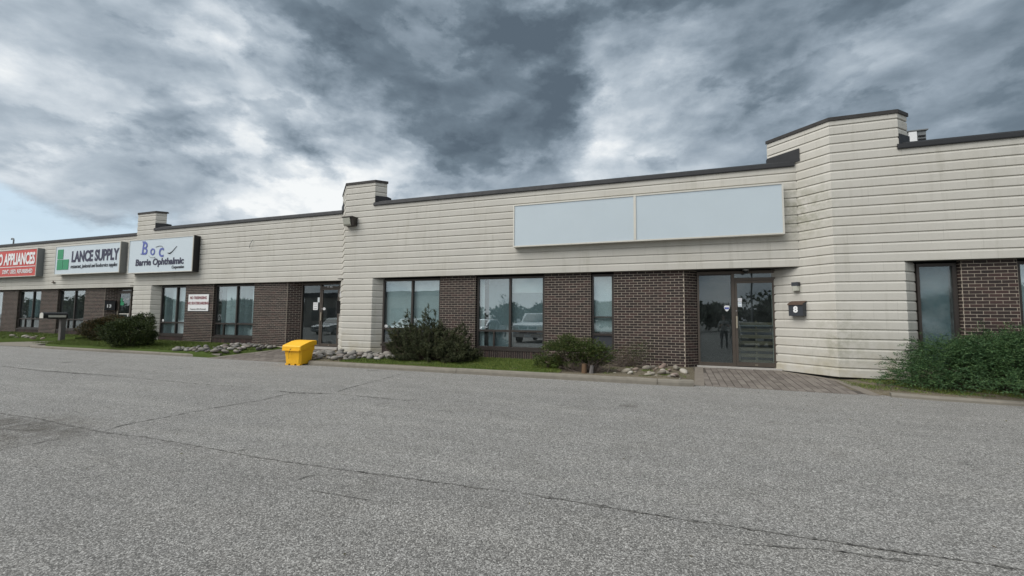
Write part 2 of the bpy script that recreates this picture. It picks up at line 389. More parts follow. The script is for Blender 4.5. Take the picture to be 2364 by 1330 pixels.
# ------------------------------------------------------------------ geometry helpers
class MB:
    """collects shapes that become ONE mesh object"""
    def __init__(s): s.v = []; s.f = []
    def add(s, vs, fs):
        o = len(s.v); s.v += [tuple(v) for v in vs]; s.f += [tuple(i+o for i in f) for f in fs]; return s
    def box(s, x0, x1, y0, y1, z0, z1, M=None):
        vs = [Vector((x, y, z)) for z in (z0, z1) for x, y in ((x0, y0), (x1, y0), (x1, y1), (x0, y1))]
        if M is not None: vs = [M @ v for v in vs]
        return s.add(vs, [(3, 2, 1, 0), (4, 5, 6, 7), (0, 1, 5, 4), (1, 2, 6, 5), (2, 3, 7, 6), (3, 0, 4, 7)])
    def prism(s, pts, z0, z1, M=None):
        n = len(pts); vs = [Vector((x, y, z0)) for x, y in pts]+[Vector((x, y, z1)) for x, y in pts]
        if M is not None: vs = [M @ v for v in vs]
        return s.add(vs, [tuple(range(n-1, -1, -1)), tuple(range(n, 2*n))]+[(i, (i+1) % n, n+(i+1) % n, n+i) for i in range(n)])
    def loft(s, rings, cap=True):
        n = len(rings[0]); o = len(s.v)
        for r in rings: s.v += [tuple(p) for p in r]
        for k in range(len(rings)-1):
            for i in range(n):
                j = (i+1) % n; s.f.append((o+k*n+i, o+k*n+j, o+(k+1)*n+j, o+(k+1)*n+i))
        if cap:
            s.f.append(tuple(o+i for i in range(n-1, -1, -1))); s.f.append(tuple(o+(len(rings)-1)*n+i for i in range(n)))
        return s
    def tube(s, pts, rr, n=6, cap=True):
        pts = [Vector(p) for p in pts]
        if not hasattr(rr, '__len__'): rr = [rr]*len(pts)
        rings = []; up = Vector((0, 0, 1))
        for i, p in enumerate(pts):
            d = (pts[min(i+1, len(pts)-1)]-pts[max(i-1, 0)]).normalized()
            a = d.cross(up)
            if a.length < .05: a = d.cross(Vector((1, 0, 0)))
            a.normalize(); b = a.cross(d)
            rings.append([p+(a*math.cos(t)+b*math.sin(t))*rr[i] for t in [2*math.pi*k/n for k in range(n)]])
        return s.loft(rings, cap)
    def build(s, name, m, parent=None, smooth=False):
        me = bpy.data.meshes.new(name); me.from_pydata(s.v, [], s.f); me.update()
        if smooth: me.polygons.foreach_set('use_smooth', [True]*len(me.polygons))
        return link(name, me, m, parent)
def link(name, me, m, parent=None):
    if m is not None and not me.materials: me.materials.append(m)
    o = bpy.data.objects.new(name, me); COL.objects.link(o)
    if parent is not None:
        o.parent = parent
        w = parent.get('_w')
        if w is not None: o.matrix_parent_inverse = Matrix.Translation((-w[0], -w[1], -w[2]))
    return o
def big_mesh(name, V, Fq, m, parent=None, nper=3):
    """fast mesh from numpy arrays; Fq is (n, nper)"""
    me = bpy.data.meshes.new(name); V = np.asarray(V, np.float32); Fq = np.asarray(Fq, np.int32)
    me.vertices.add(len(V)); me.vertices.foreach_set('co', V.ravel())
    me.loops.add(Fq.size); me.loops.foreach_set('vertex_index', Fq.ravel())
    me.polygons.add(len(Fq)); me.polygons.foreach_set('loop_start', np.arange(0, Fq.size, nper, dtype=np.int32))
    me.update(calc_edges=True); me.validate()
    return link(name, me, m, parent)
def thing(name, label, cat, loc, group=None):
    o = bpy.data.objects.new(name, None); COL.objects.link(o); o.location = loc
    o.empty_display_size = .2
    o['_w'] = tuple(loc); o['label'] = label; o['category'] = cat
    if group: o['group'] = group
    return o
def tag(o, label, cat, group=None):
    o['label'] = label; o['category'] = cat
    if group: o['group'] = group
    return o
def kind(o, k): o['kind'] = k; return o

def text(name, s, m, parent, origin, size, sx=1.0, ux=(1, 0, 0), uz=(0, 0, 1), off=0.0, shear=0.0, align='LEFT', space=1.0, ext=.004):
    cu = bpy.data.curves.new(name, 'FONT'); cu.body = s; cu.size = size; cu.offset = off; cu.shear = shear
    cu.align_x = align; cu.extrude = ext; cu.space_character = space; cu.resolution_u = 3
    t = bpy.data.objects.new(name, cu); COL.objects.link(t)
    dg = bpy.context.evaluated_depsgraph_get(); dg.update()
    me = bpy.data.meshes.new_from_object(t.evaluated_get(dg)); bpy.data.objects.remove(t); bpy.data.curves.remove(cu)
    ux = Vector(ux).normalized(); uz = Vector(uz).normalized(); n = ux.cross(uz)
    M = Matrix(((ux.x*sx, uz.x, n.x, origin[0]), (ux.y*sx, uz.y, n.y, origin[1]), (ux.z*sx, uz.z, n.z, origin[2]), (0, 0, 0, 1)))
    me.transform(M); me.materials.clear(); me.name = name
    return link(name, me, m, parent)

def sweep(path, prof):
    """extrude profile (offset outward, z) along a plan path with mitred corners"""
    mb = MB(); P = [Vector(p).to_2d() for p in path]; n = []
    for a, b in zip(P, P[1:]):
        d = (b-a).normalized(); n.append(Vector((d.y, -d.x)))
    mit = [n[0]]+[(a+b)/(1+a.dot(b)) for a, b in zip(n, n[1:])]+[n[-1]]
    rings = [[(p.x+q.x*o, p.y+q.y*o, z) for o, z in prof] for p, q in zip(P, mit)]
    mb.loft(rings); return mb

# ------------------------------------------------------------------ ground
LOT_Z0, LOT_S = -.16, .018
def lot_z(y): return LOT_Z0-(9.35-y)*LOT_S if y > -40 else LOT_Z0-49.35*LOT_S
def ground_profile():
    ys = [-700, -40, 9.35, 9.9, 14.0, 500]; zs = [lot_z(-41), lot_z(-41), -.16, -.165, -.2, -.2]
    mb = MB()
    for y, z in zip(ys, zs): mb.v += [(-700, y, z), (700, y, z)]
    for i in range(len(ys)-1): mb.f.append((2*i, 2*i+1, 2*i+3, 2*i+2))
    return mb
ground = kind(ground_profile().build('parking_lot', M_ASPH), 'structure')
ground['label'] = 'weathered grey asphalt car park'

def bld_z(x): return min(.16, max(0.0, (-8.5-x)*.0075))
def walk_edges(y): return ((-13.55+(y-9.62)*.12, -10.1-(y-9.62)*.33, -.158+(y-9.62)/3.08*.15+(.0)), (.50+(y-9.68)*.06, 3.62-max(0, y-11.05)*1.0-(y-9.68)*.10, -.158+(y-9.68)/2.42*.15))
def bed_z(x, y, y0=9.55, z0=-.045):
    t = max(0.0, min(1.0, (y-y0)/(11.9-y0))); z = z0+(bld_z(x)-z0)*t
    for a, b, zw in walk_edges(y):
        d = max(a-x, x-b)
        if d < .55: s = max(0, d/.55); s = s*s*(3-2*s); z = min(z, (zw-.012)*(1-s)+z*s)
    return z
def strip(name, x0, x1, y0, y1, m, nx=24, ny=6, jit=.012, seed=1, zoff=0.0, z0=-.045, poly=None):
    rg = random.Random(seed); mb = MB()
    for i in range(nx+1):
        x = x0+(x1-x0)*i/nx; ya = y0(x) if callable(y0) else y0; mb.v.append((x, ya-.015, -.20))
    for i in range(nx): mb.f.append((i, i+1, i+nx+2, i+nx+1))
    for j in range(ny+1):
        for i in range(nx+1):
            u = i/nx; x = x0+(x1-x0)*u; ya = y0(x) if callable(y0) else y0; yb = y1(x) if callable(y1) else y1
            y = ya+(yb-ya)*j/ny
            mb.v.append((x, y, bed_z(x, y, 9.55, z0)+zoff+(rg.uniform(-jit, jit) if 0 < j < ny and 0 < i < nx else 0)))
    for j in range(ny):
        for i in range(nx):
            a = (j+1)*(nx+1)+i; mb.f.append((a, a+1, a+nx+2, a+nx+1))
    return kind(mb.build(name, m, None, True), 'structure')

strip('planting_bed_soil', -11.0, .60, 9.5, 12.3, M_SOIL, 40, 8, .018, 2)
strip('lawn_soil', -24.0, -13.35, lambda x: 9.78+max(0, (-22.6-x))*.55, 12.9, M_TURF, 40, 8, .012, 3)
strip('far_lawn_soil', -46, -24.9, lambda x: 10.45+max(0, x+28)*.42, 13.5, M_TURF, 30, 6, .012, 4)
strip('right_bed_soil', 3.30, 14, lambda x: 9.52+max(0, 4.0-x)*.9, 12.0, M_SOIL, 24, 8, .01, 5, 0, -.10)

# kerbs: rounded precast lengths
def kerb(name, pts, w, h, zb, seg=2.4, seed=1):
    """each cast length is a piece of its own"""
    root = thing(name[0], name[1], 'kerb', (pts[0][0], pts[0][1], zb)); root['kind'] = 'structure'
    del root['category']
    P = [Vector(p) for p in pts]; L = [0]
    for a, b in zip(P, P[1:]): L.append(L[-1]+(b-a).length)
    def at(s):
        s = max(0, min(L[-1], s))
        for i in range(len(P)-1):
            if s <= L[i+1]+1e-6: return P[i].lerp(P[i+1], (s-L[i])/(L[i+1]-L[i]))
        return P[-1]
    rg = random.Random(seed); s = 0
    while s < L[-1]-.05:
        e = min(L[-1], s+seg)
        mid = [l for l in L if s+.01 < l < e-.03]
        path = [tuple(at(q)) for q in [s+.006]+mid+[e-.006]]
        dz = rg.uniform(-.006, .006)
        prof = [(0, zb-.1), (0, zb+h*.55+dz), (-.015, zb+h*.88+dz), (-.05, zb+h+dz), (-w, zb+h-.004+dz), (-w, zb-.1)]
        sweep(path, prof).build('kerb_length', M_CONC, root)
        s = e
    return root
def arc(cx, cy, r, a0, a1, n=6): return [(cx+r*math.cos(rad(a0+(a1-a0)*k/n)), cy+r*math.sin(rad(a0+(a1-a0)*k/n))) for k in range(n+1)]
kerb(('kerb', 'tan concrete kerb along the bed and lawn'), [(-9.3, 9.42), (-9.0, 9.35), (.2, 9.42), (.50, 9.50)], .19, .12, -.165, 4.55)
kerb(('kerb', 'low concrete kerb at the left lawn with curved end'),
     arc(-23.3, 10.9, 1.15, 190, 262, 6)+[(-22.0, 9.70), (-14.6, 9.72), (-14.0, 9.85), (-13.6, 10.1)], .18, .10, -.165, 3.0, 4)
kerb(('kerb', 'low concrete kerb in front of the big juniper'), [(3.72, 9.60), (4.3, 9.47), (5.5, 9.38), (14, 9.35)], .18, .07, -.165, 3.0, 5)

# brick-paved walkways
def walkway(x0, x1, y0, y1, yb, name, label, single, seed, xl=None, xr=None):
    rg = random.Random(seed)
    z = lambda y: -.158+(y-y0)/(yb-y0)*.15
    xl = xl or (lambda y: x0); xr = xr or (lambda y: x1)
    base = MB(); base.v = [(xl(y0), y0, z(y0)-.012), (xr(y0), y0, z(y0)-.012), (xr(y1), y1, z(y1)-.012), (xl(y1), y1, z(y1)-.012)]; base.f = [(0, 1, 2, 3)]
    root = kind(base.build(name, M_JOINT), 'structure'); root['label'] = label
    w, l, g = .135, .25, .016
    slope = math.atan((z(1)-z(0)))
    nx = int((x1-x0-.44)/w)
    pm = MB().box(-w/2+g/2, w/2-g/2, -l/2+.003, l/2-.003, -.03, 0); me = None; allmb = MB()
    for i in range(nx):
        xc = x0+.22+w*(i+.5); y = y0-(l*.5 if i % 2 else 0)
        while y < y1:
            ya, yb_ = max(y, y0), min(y+l, y1)
            yc = (ya+yb_)/2
            if yb_-ya > .03 and xl(yc)+.2 < xc < xr(yc)-.2+w:
                M = Matrix.Translation((xc, yc, z(yc)+rg.uniform(-.003, .003))) @ Matrix.Rotation(slope+rg.uniform(-.008, .008), 4, 'X') @ Matrix.Rotation(rg.uniform(-.008, .008), 4, 'Z')
                if single:
                    full = abs((yb_-ya)-l) < 1e-6
                    if full:
                        if me is None: o = pm.build('paver', M_PAVER, root); me = o.data
                        else: o = link('paver', me, M_PAVER, root)
                    else: o = MB().box(-w/2+g/2, w/2-g/2, -(yb_-ya)/2+.003, (yb_-ya)/2-.003, -.03, 0).build('paver', M_PAVER, root)
                    o.matrix_basis = M
                else: allmb.box(-w/2+g/2, w/2-g/2, -(yb_-ya)/2+g/2, (yb_-ya)/2-g/2, -.03, 0, M)
            y += l
    if not single: kind(allmb.build('pavers', M_PAVER, root), 'stuff')
    for side in (0, 1):                                   # border of long grey pavers
        y = y0; bl = .42
        while y < y1-.1:
            ye = min(y+bl, y1)
            f = xl if side == 0 else xr; s = .2 if side == 0 else -.2
            xa, xb = f(y), f(ye)
            q = sorted([(xa, xa+s)], key=lambda t: t)[0]
            lo = (min(xa, xa+s)+.004, max(xa, xa+s)-.004); hi = (min(xb, xb+s)+.004, max(xb, xb+s)-.004)
            mb = MB(); zz = [z(y+.004), z(ye-.004)]
            mb.add([(lo[0], y+.004, zz[0]-.04), (lo[1], y+.004, zz[0]-.04), (hi[1], ye-.004, zz[1]-.04), (hi[0], ye-.004, zz[1]-.04),
                    (lo[0], y+.004, zz[0]+.002), (lo[1], y+.004, zz[0]+.002), (hi[1], ye-.004, zz[1]+.002), (hi[0], ye-.004, zz[1]+.002)],
                   [(3, 2, 1, 0), (4, 5, 6, 7), (0, 1, 5, 4), (1, 2, 6, 5), (2, 3, 7, 6), (3, 0, 4, 7)])
            mb.build('border_paver', M_PAVERG, root); y = ye
    return root
walkway(.50, 3.62, 9.68, 11.98, 12.1, 'paved_walkway', 'reddish brown paved walkway to door eight', True, 7,
        lambda y: .50+(y-9.68)*.06, lambda y: 3.62-max(0, y-11.05)*1.0-(y-9.68)*.10)
walkway(-13.55, -10.1, 9.62, 12.66, 12.7, 'paved_walkway', 'brown paved walkway to the door behind the yellow bin', False, 8,
        lambda y: -13.55+(y-9.62)*.12, lambda y: -10.1-(y-9.62)*.33)
mb = MB(); mb.v = [(-28.2, 9.9, -.155), (-24.2, 9.9, -.155), (-22.5, 13.2, .09), (-25.2, 13.2, .09)]; mb.f = [(0, 1, 2, 3)]
kind(mb.build('far_path', M_CONC), 'structure')

# cracks and seams: narrow ragged ribbons let into the asphalt
lotroot = ground
def crack(pts, w, seed, name='crack'):
    rg = random.Random(seed); P = []
    for a, b in zip(pts, pts[1:]):
        n = max(2, int(math.hypot(b[0]-a[0], b[1]-a[1])/.06))
        for k in range(n): P.append((a[0]+(b[0]-a[0])*k/n, a[1]+(b[1]-a[1])*k/n))
    P.append(pts[-1]); mb = MB(); wob = 0
    for i, (x, y) in enumerate(P):
        q = P[min(i+1, len(P)-1)]; p0 = P[max(i-1, 0)]
        d = Vector((q[0]-p0[0], q[1]-p0[1])).normalized(); n = Vector((-d.y, d.x)); wob = wob*.8+rg.uniform(-.007, .007)
        ww = w*(.25+rg.random()**2*1.9)*(1 if 2 < i < len(P)-3 else .3)
        for s in (-1, 1):
            X, Y = x+n.x*(wob+s*ww/2), y+n.y*(wob+s*ww/2); mb.v.append((X, Y, lot_z(Y)+.004))
    for i in range(len(P)-1): mb.f.append((2*i, 2*i+1, 2*i+3, 2*i+2))
    return mb.build(name, M_CRACK, lotroot)
crack([(-16.6, 6.35), (-14.2, 6.19), (-12.7, 6.26)], .05, 1); crack([(-14.4, 6.24), (-11.5, 6.30)], .045, 2)
crack([(-11.5, 6.3), (-9.1, 6.24), (-7.35, 6.29)], .018, 3); crack([(-6.9, 6.24), (-6.4, 6.19), (-5.7, 6.36)], .06, 4); crack([(-5.7, 6.39), (-3.9, 6.33)], .02, 41)
crack([(-5.95, 9.3), (-5.87, 7.95), (-5.8, 6.87), (-5.73, 6.44)], .02, 5)
crack([(-6.43, 6.18), (-6.40, 5.48), (-6.59, 4.82), (-6.65, 4.16), (-6.72, 3.71), (-6.59, 3.44)], .022, 6)
crack([(-6.59, 3.44), (-6.66, 3.12), (-6.74, 2.79), (-6.75, 2.3)], .014, 7)
crack([(-9.4, 3.52), (-8.3, 3.54), (-7.47, 3.49), (-6.59, 3.44), (-5.9, 3.46), (-5.23, 3.47), (-4.5, 3.44)], .016, 8)
crack([(-4.6, 3.44), (-3.94, 3.41), (-2.88, 3.44), (-1.97, 3.47), (-1.24, 3.51)], .016, 9)
crack([(-1.24, 3.51), (-.36, 3.49), (.52, 3.49), (1.03, 3.5), (1.8, 3.51), (2.6, 3.53)], .022, 10)
crack([(1.1, 3.505), (1.45, 3.485)], .034, 11); crack([(-4.5, 3.44), (-4.34, 3.53), (-4.18, 3.64)], .014, 12)
crack([(-5.58, 2.31), (-5.66, 2.5)], .014, 13); crack([(-2.97, 2.96), (-2.37, 2.97), (-2.0, 3.0)], .010, 14)
crack([(-3.14, 2.94), (-3.08, 3.2), (-2.82, 3.38)], .010, 15)
crack([(-8.6, 2.95), (-7.4, 3.2), (-6.6, 3.42)], .011, 16); crack([(.2, 3.2), (.9, 3.36), (1.5, 3.40)], .012, 17)

# ------------------------------------------------------------------ the building
BLD = thing('strip_building', 'long low commercial strip with cream block walls, dark brick bays and black parapet', 'building', (0, 12, 0))
H = .2032; Z0 = -.018; SOF = Z0+12*H                 # 2.42: underside of the fascia
PAR0, PAR1 = 4.79, 4.925; CAP0, CAP1 = 5.575, 5.66
PROF = [(-.026, 0.0), (-.013, .002), (0, .010), (0, .156), (-.021, .199), (-.026, H)]
def course(path, k, parent, top=None):
    z = Z0+k*H
    prof = [(o, z+min(h, (top-z) if top else 9)) for o, h in PROF]
    o = sweep(path, prof).build('block_course', M_BLOCK, parent); return o
# unit front planes (fascia Y) and pillar corner X, right to left
U = [dict(f=11.10, c=3.42, w=1.225, back=12.10),
     dict(f=11.62, c=-10.12, w=1.17, back=12.70),
     dict(f=12.23, c=-21.97, w=1.18, back=13.27)]
FIRST_F = 12.80
def block_wall(name, label=None):
    o = bpy.data.objects.new(name, None); COL.objects.link(o); o.parent = BLD
    o.matrix_parent_inverse = Matrix.Translation((0, -12, 0))
    if label: o['label'] = label
    return o
for i, u in enumerate(U):
    f, c, w, bk = u['f'], u['c'], u['w'], u['back']
    prevf = U[i+1]['f'] if i+1 < len(U) else FIRST_F     # plane of the unit to the left
    endx = 14.0 if i == 0 else U[i-1]['c']-(U[i]['f']-U[i-1]['f'])
    if i > 0: endx = U[i-1]['c']-(f-U[i-1]['f'])
    wall = block_wall('block_wall')
    x_in = .27
    for k in range(12):                                   # pillar below the soffit
        path = [(c-(bk-f), bk), (c, f), (c+w, f), (c+w+x_in, f+x_in)]
        course(path, k, wall)
    for k in range(12, 24):                               # fascia
        path = [(c-(prevf-f), prevf), (c, f), (endx, f)]
        course(path, k, wall)
    for k in range(24, 28):                               # pillar above the parapet
        path = [(c-(bk-f), bk), (c, f), (c+w, f), (c+w+x_in, f+x_in)]
        course(path, k, wall, top=CAP0+.01)
    # solid core behind the courses
    e = .046
    core = MB()
    core.prism([(c-(bk-f), bk+e), (c, f+e), (c+w, f+e), (c+w+x_in-.03, f+x_in+e-.03), (c+w-.42, f+.62), (c-(bk-f)+.25, bk+.2)], -.01, 5.57)
    core.build('pillar_core', M_BLOCK, wall)
    MB().prism([(c-(bk-f)+.02, bk+.1), (c+.04, f+.10), (c+w-.04, f+.10), (c+w+x_in-.06, f+x_in+.02), (c+w-.42, f+.60), (c-(bk-f)+.27, bk+.18)], -.3, -.0105).build('shadow_gap', M_DARK, wall)  # inset block whose dark colour stands in for shadow under the lowest course
    fas = MB().prism([(c-(prevf-f), prevf+e), (c, f+e), (endx, f+e), (endx, f+.35), (c-(prevf-f), f+.35+(prevf-f))], SOF+.004, 4.80)
    fas.build('fascia_core', M_BLOCK, wall)
    # metal cap with a small drip on the pillar
    cap = MB(); o = .022
    path = [(c-(bk-f)-.02, bk+.02), (c, f), (c+w, f), (c+w+x_in+.02, f+x_in+.02)]
    sweep(path, [(o, CAP0), (o, CAP1-.012), (.0, CAP1), (-.2, CAP1), (-.2, CAP1-.03), (o-.006, CAP0-.006)]).build('pillar_cap', M_CAPM, wall)
    MB().prism([(c-(bk-f)+.1, bk+.05), (c+.08, f+.14), (c+w-.08, f+.14), (c+w+x_in-.12, f+x_in+.0), (c+w-.42, f+.60), (c-(bk-f)+.27, bk+.18)], 5.5, CAP1-.02).build('pillar_top', M_CAPM, wall)
    # parapet flashing: front lip and a second slope set back
    path = [(c+w-.03, f), (endx-.03 if i else endx, f)]
    fl = sweep(path, [(.035, PAR0), (.04, PAR0+.02), (.028, PAR0+.105), (.0, PAR0+.118), (-.06, PAR0+.122), (-.07, PAR1+.02), (-.12, PAR1+.045), (-.3, PAR1+.045), (-.3, PAR0)])
    fl.build('parapet_flashing', M_FLASH, wall)
    # upstands where flashing meets the pillars
    MB().prism([(c+w-.0, f+.02), (c+w+.012, f-.004), (c+w+x_in+.03, f+x_in-.014), (c+w+x_in+.03, f+x_in+.2)], PAR0+.11, PAR0+.34).build('flashing_upstand', M_FLASH, wall)
    d = prevf-f
    MB().prism([(c-d+.06, prevf-.085), (c-(bk-f)-.014, bk-.03), (c-(bk-f)-.014, bk+.1), (c-d+.08, prevf+.1)], PAR0+.1, PAR0+.40).build('flashing_upstand', M_FLASH, wall)
# the far left unit: only its fascia
wall = block_wall('block_wall')
endx = U[2]['c']-(FIRST_F-U[2]['f'])
for k in range(12, 24): course([(-46, FIRST_F), (endx, FIRST_F)], k, wall)
MB().box(-46, endx, FIRST_F+.046, FIRST_F+.4, SOF+.004, 4.8).build('fascia_core', M_BLOCK, wall)
sweep([(-46, FIRST_F), (endx-.03, FIRST_F)], [(.035, PAR0), (.04, PAR0+.02), (.028, PAR0+.105), (.0, PAR0+.118), (-.06, PAR0+.122), (-.07, PAR1+.02), (-.12, PAR1+.045), (-.3, PAR1+.045), (-.3, PAR0)]).build('parapet_flashing', M_FLASH, wall)

# soffit, roof, rooms behind the glass
MB().box(-46, 14, 13.2, 24, 4.45, 4.62).box(-10, 14, 11.9, 13.199, 4.45, 4.62).build('roof', M_CAPM, BLD)
for i, (x0, x1, f) in enumerate([(3.7, 14, 11.10), (-10.4, 3.4, 11.62), (-22.3, -10.5, 12.23), (-46, -22.6, 12.80)]):
    MB().box(x0, x1, f+.052, 17.5, SOF+.0015, SOF+.02).build('soffit', M_SOFFIT, BLD)
    MB().box(x0, x1, f+3.6, f+3.7, -.1, SOF).build('room_wall', M_ROOM, BLD)
    MB().box(x0, x1, f+.5, f+3.6, -.1, .012+bld_z((x0+x1)/2)).build('room_floor', M_CARPET, BLD)
for x in (3.5, -10.45, -22.45): MB().box(x-.05, x+.05, 12.9, 16.5, -.1, SOF).build('room_wall', M_ROOM, BLD)

# bricks ---------------------------------------------------------------
BL, BH, BJ = .203, .0677, .0115
brick_list = []                     # (panel, centre, rotation, length)
def brick_panel(path, zb, zt, label=None, conc=False):
    """brick-faced panel following a plan path; the face is the brick front"""
    P = [Vector(p).to_2d() for p in path]
    mort = sweep(path, [(-.007, zb-.15), (-.007, zt), (-.10, zt), (-.10, zb-.15)]).build('brick_panel', M_MORTAR, BLD)
    if label: mort['label'] = label
    nc = int(math.ceil((zt-zb)/BH)); segs = list(zip(P, P[1:]))
    for r in range(nc):
        z = zt-(r+.5)*BH-.004
        if z < zb-.02: break
        for si, (a, b) in enumerate(segs):
            d = b-a; L = d.length; d.normalize(); s = -(BL+0)/2 if r % 2 else 0.0
            while s < L-.012:
                s0, s1 = max(s, .004 if si else 0), min(s+BL, L-(.006 if si < len(segs)-1 else 0))
                if s1-s0 > .03:
                    c = a+d*((s0+s1)/2)
                    brick_list.append((mort, Vector((c.x, c.y, z)), math.atan2(d.y, d.x), (s1-s0)-BJ))
                s += BL
    return mort
def ret(x, y, s, d=.32): return (x+s*d, y+d)
b7 = brick_panel([(5.58, 11.35), (5.60, 11.23), (6.46, 11.23), (6.48, 11.35)], 0, SOF)
b8a = brick_panel([(-6.57, 11.88), (-6.56, 11.77), (-5.37, 11.77), (-5.36, 11.88)], 0, SOF)
b8b = brick_panel([(-3.25, 11.88), (-3.24, 11.77), (-1.94, 11.77), (-1.93, 11.88)], 0, SOF)
b8c = brick_panel([(-1.34, 11.88), (-1.33, 11.77), (.42, 11.77), (.74, 12.09)], -.02, SOF)
b9a = brick_panel([(-18.84, 12.46), (-18.82, 12.35), (-17.18, 12.35), (-17.17, 12.46)], .07, SOF)
b9b = brick_panel([(-15.0, 12.46), (-14.98, 12.35), (-13.30, 12.35), (-12.93, 12.69)], .05, SOF)
b13a = brick_panel([(-26.86, 13.03), (-26.84, 12.92), (-25.28, 12.92), (-24.9, 13.26)], .09, SOF)
b13b = brick_panel([(-30.6, 13.03), (-30.58, 12.92), (-29.1, 12.92), (-29.08, 13.03)], .12, SOF)
b13c = brick_panel([(-34.22, 13.03), (-34.2, 12.92), (-32.72, 12.92), (-32.7, 13.03)], .14, SOF)
# the rest of the front beyond the frame
brick_panel([(8.6, 11.35), (8.62, 11.23), (13.9, 11.23)], 1.9, SOF)
def brick_mesh(L, mb, M=None, b=.0025, D=.05):
    x, z = L/2, (BH-BJ)/2
    v = [(-x, 0-b*0+.003, -z), (x, .003, -z), (x, .003, z), (-x, .003, z), (-x+b, 0, -z+b), (x-b, 0, -z+b), (x-b, 0, z-b), (-x+b, 0, z-b), (-x, D, -z), (x, D, -z), (x, D, z), (-x, D, z)]
    if M is not None: v = [M @ Vector(q) for q in v]
    mb.add(v, [(4, 5, 6, 7), (0, 1, 5, 4), (1, 2, 6, 5), (2, 3, 7, 6), (3, 0, 4, 7), (0, 3, 11, 8), (1, 9, 10, 2), (3, 2, 10, 11), (0, 8, 9, 1)])
    return mb
brg = random.Random(5)
def bkey(b):
    p = b[1]; hid = (p.x > 5 and p.z < .95) or (p.x < 0.05 and p.x > -3 and p.z < .35) or p.x > 6.6
    hid = hid or not (b[0] is b7 or b[0] is b8c)
    return (hid, p.length)
brick_list.sort(key=bkey)
meshes = {}; rest = {}
for n, (pan, c, a, L) in enumerate(brick_list):
    M = Matrix.Translation(c) @ Matrix.Rotation(a+brg.uniform(-.006, .006), 4, 'Z') @ Matrix.Translation((0, brg.uniform(-.0015, .0025), 0))
    if n < 292:
        key = round(L, 3)
        if key not in meshes:
            o = brick_mesh(L, MB()).build('brick', M_BRICK, pan); meshes[key] = o.data
        else: o = link('brick', meshes[key], M_BRICK, pan)
        o.matrix_basis = M
    else: brick_mesh(L, rest.setdefault(pan.name, (pan, MB()))[1], M)
for pan, mb in rest.values(): kind(mb.build('bricks', M_BRICK, pan), 'stuff')

def soldier(x0, x1, y, z0, z1, conc=True):
    """row of upright bricks under a window"""
    back = MB().box(x0, x1, y+.008, y+.1, z0-.2, z1).build('sill_wall', M_MORTAR, BLD)
    mb = MB(); n = int(round((x1-x0)/BH)); w = (x1-x0)/n; rg = random.Random(int(x0*10))
    for i in range(n):
        dy = rg.uniform(-.002, .002); mb.box(x0+i*w+.005, x0+(i+1)*w-.005, y+dy, y+.05, z0, z1-.004)
    o = mb.build('soldier_bricks', M_BRICK, back); o['kind'] = 'stuff'
    return back

# windows --------------------------------------------------------------
def pane(x0, x1, z0, z1, y, parent, m=None, name='pane'):
    return MB().box(x0, x1, y-.003, y+.003, z0, z1).build(name, m or M_GLASS, parent)
def window(x0, x1, y, xm, zt, ztr, zb, label=None, sub=None, sill=True, m=None, ground_z=0.0, lowdark=True):
    """two-light window: lights above and below a transom rail at ztr, mullion at xm"""
    fw = .055; d = .09
    fr = MB().box(x0, x0+fw, y-d/2, y+d/2, zb, zt).box(x1-fw, x1, y-d/2, y+d/2, zb, zt).box(x0+fw, x1-fw, y-d/2, y+d/2, zt-.06, zt).box(x0+fw, x1-fw, y-d/2, y+d/2, zb, zb+.05)
    root = fr.build('window', M_FRAME, BLD)
    if label: root['label'] = label
    xs = [x0+fw]+([xm] if xm else [])+[x1-fw]
    hw = .03
    if xm: MB().box(xm-hw, xm+hw, y-d/2-.006, y+d/2, zb+.05, zt-.06).build('mullion', M_FRAME, root)
    for i in range(len(xs)-1):
        a = xs[i]+(hw if i else 0); b = xs[i+1]-(hw if i < len(xs)-2 else 0)
        MB().box(a, b, y-d/2+.004, y+d/2-.004, ztr-.03, ztr+.03).build('transom_rail', M_FRAME, root)
        pane(a, b, ztr+.03, zt-.06, y, root, m)
        if sub and i == 0:
            xq = sub
            MB().box(xq-.025, xq+.025, y-d/2+.006, y+d/2-.006, zb+.05, ztr-.03).build('vent_bar', M_FRAME, root)
            pane(a, xq-.025, zb+.05, ztr-.03, y, root, m); pane(xq+.025, b, zb+.05, ztr-.03, y, root, m)
        else: pane(a, b, zb+.05, ztr-.03, y, root, m)
    if sill: MB().box(x0+.003, x1-.003, y-d/2-.07, y-d/2-.001, zb-.068, zb-.004).box(x0+.003, x1-.003, y-d/2-.003, y+d/2, zb-.067, zb-.005).build('sill', M_FRAME, root)
    return root
def flat_blind(x0, x1, z0, z1, y, m=None, label=None, lines=True):
    root = MB().box(x0, x1, y-.01, y+.03, z1-.03, z1).build('blind', m or M_BLIND, BLD)
    mb = MB().box(x0, x1, y+.006, y+.010, z0, z1-.03); mb.build('blind_cloth', m or M_BLIND, root)
    return root
def vertical_blind(x0, x1, z0, z1, y, seed, openness=.5):
    rg = random.Random(seed); root = MB().box(x0, x1, y-.02, y+.02, z1-.04, z1).build('vertical_blind', M_BLIND, BLD)
    x = x0+.08; me = None
    while x < x1-.05:
        w = .125; t = .004
        if me is None: o = MB().box(-w/2, w/2, -t/2, t/2, z0, z1-.04).build('blind_slat', M_BLIND, root); me = o.data
        else: o = link('blind_slat', me, M_BLIND, root)
        opn = math.sin((x-x0)*4.3+seed) > .25
        o.matrix_basis = Matrix.Translation((x, y, 0)) @ Matrix.Rotation(rad(rg.uniform(58, 80) if opn else rg.uniform(4, 22)), 4, 'Z')
        x += .118
ZT = 2.38
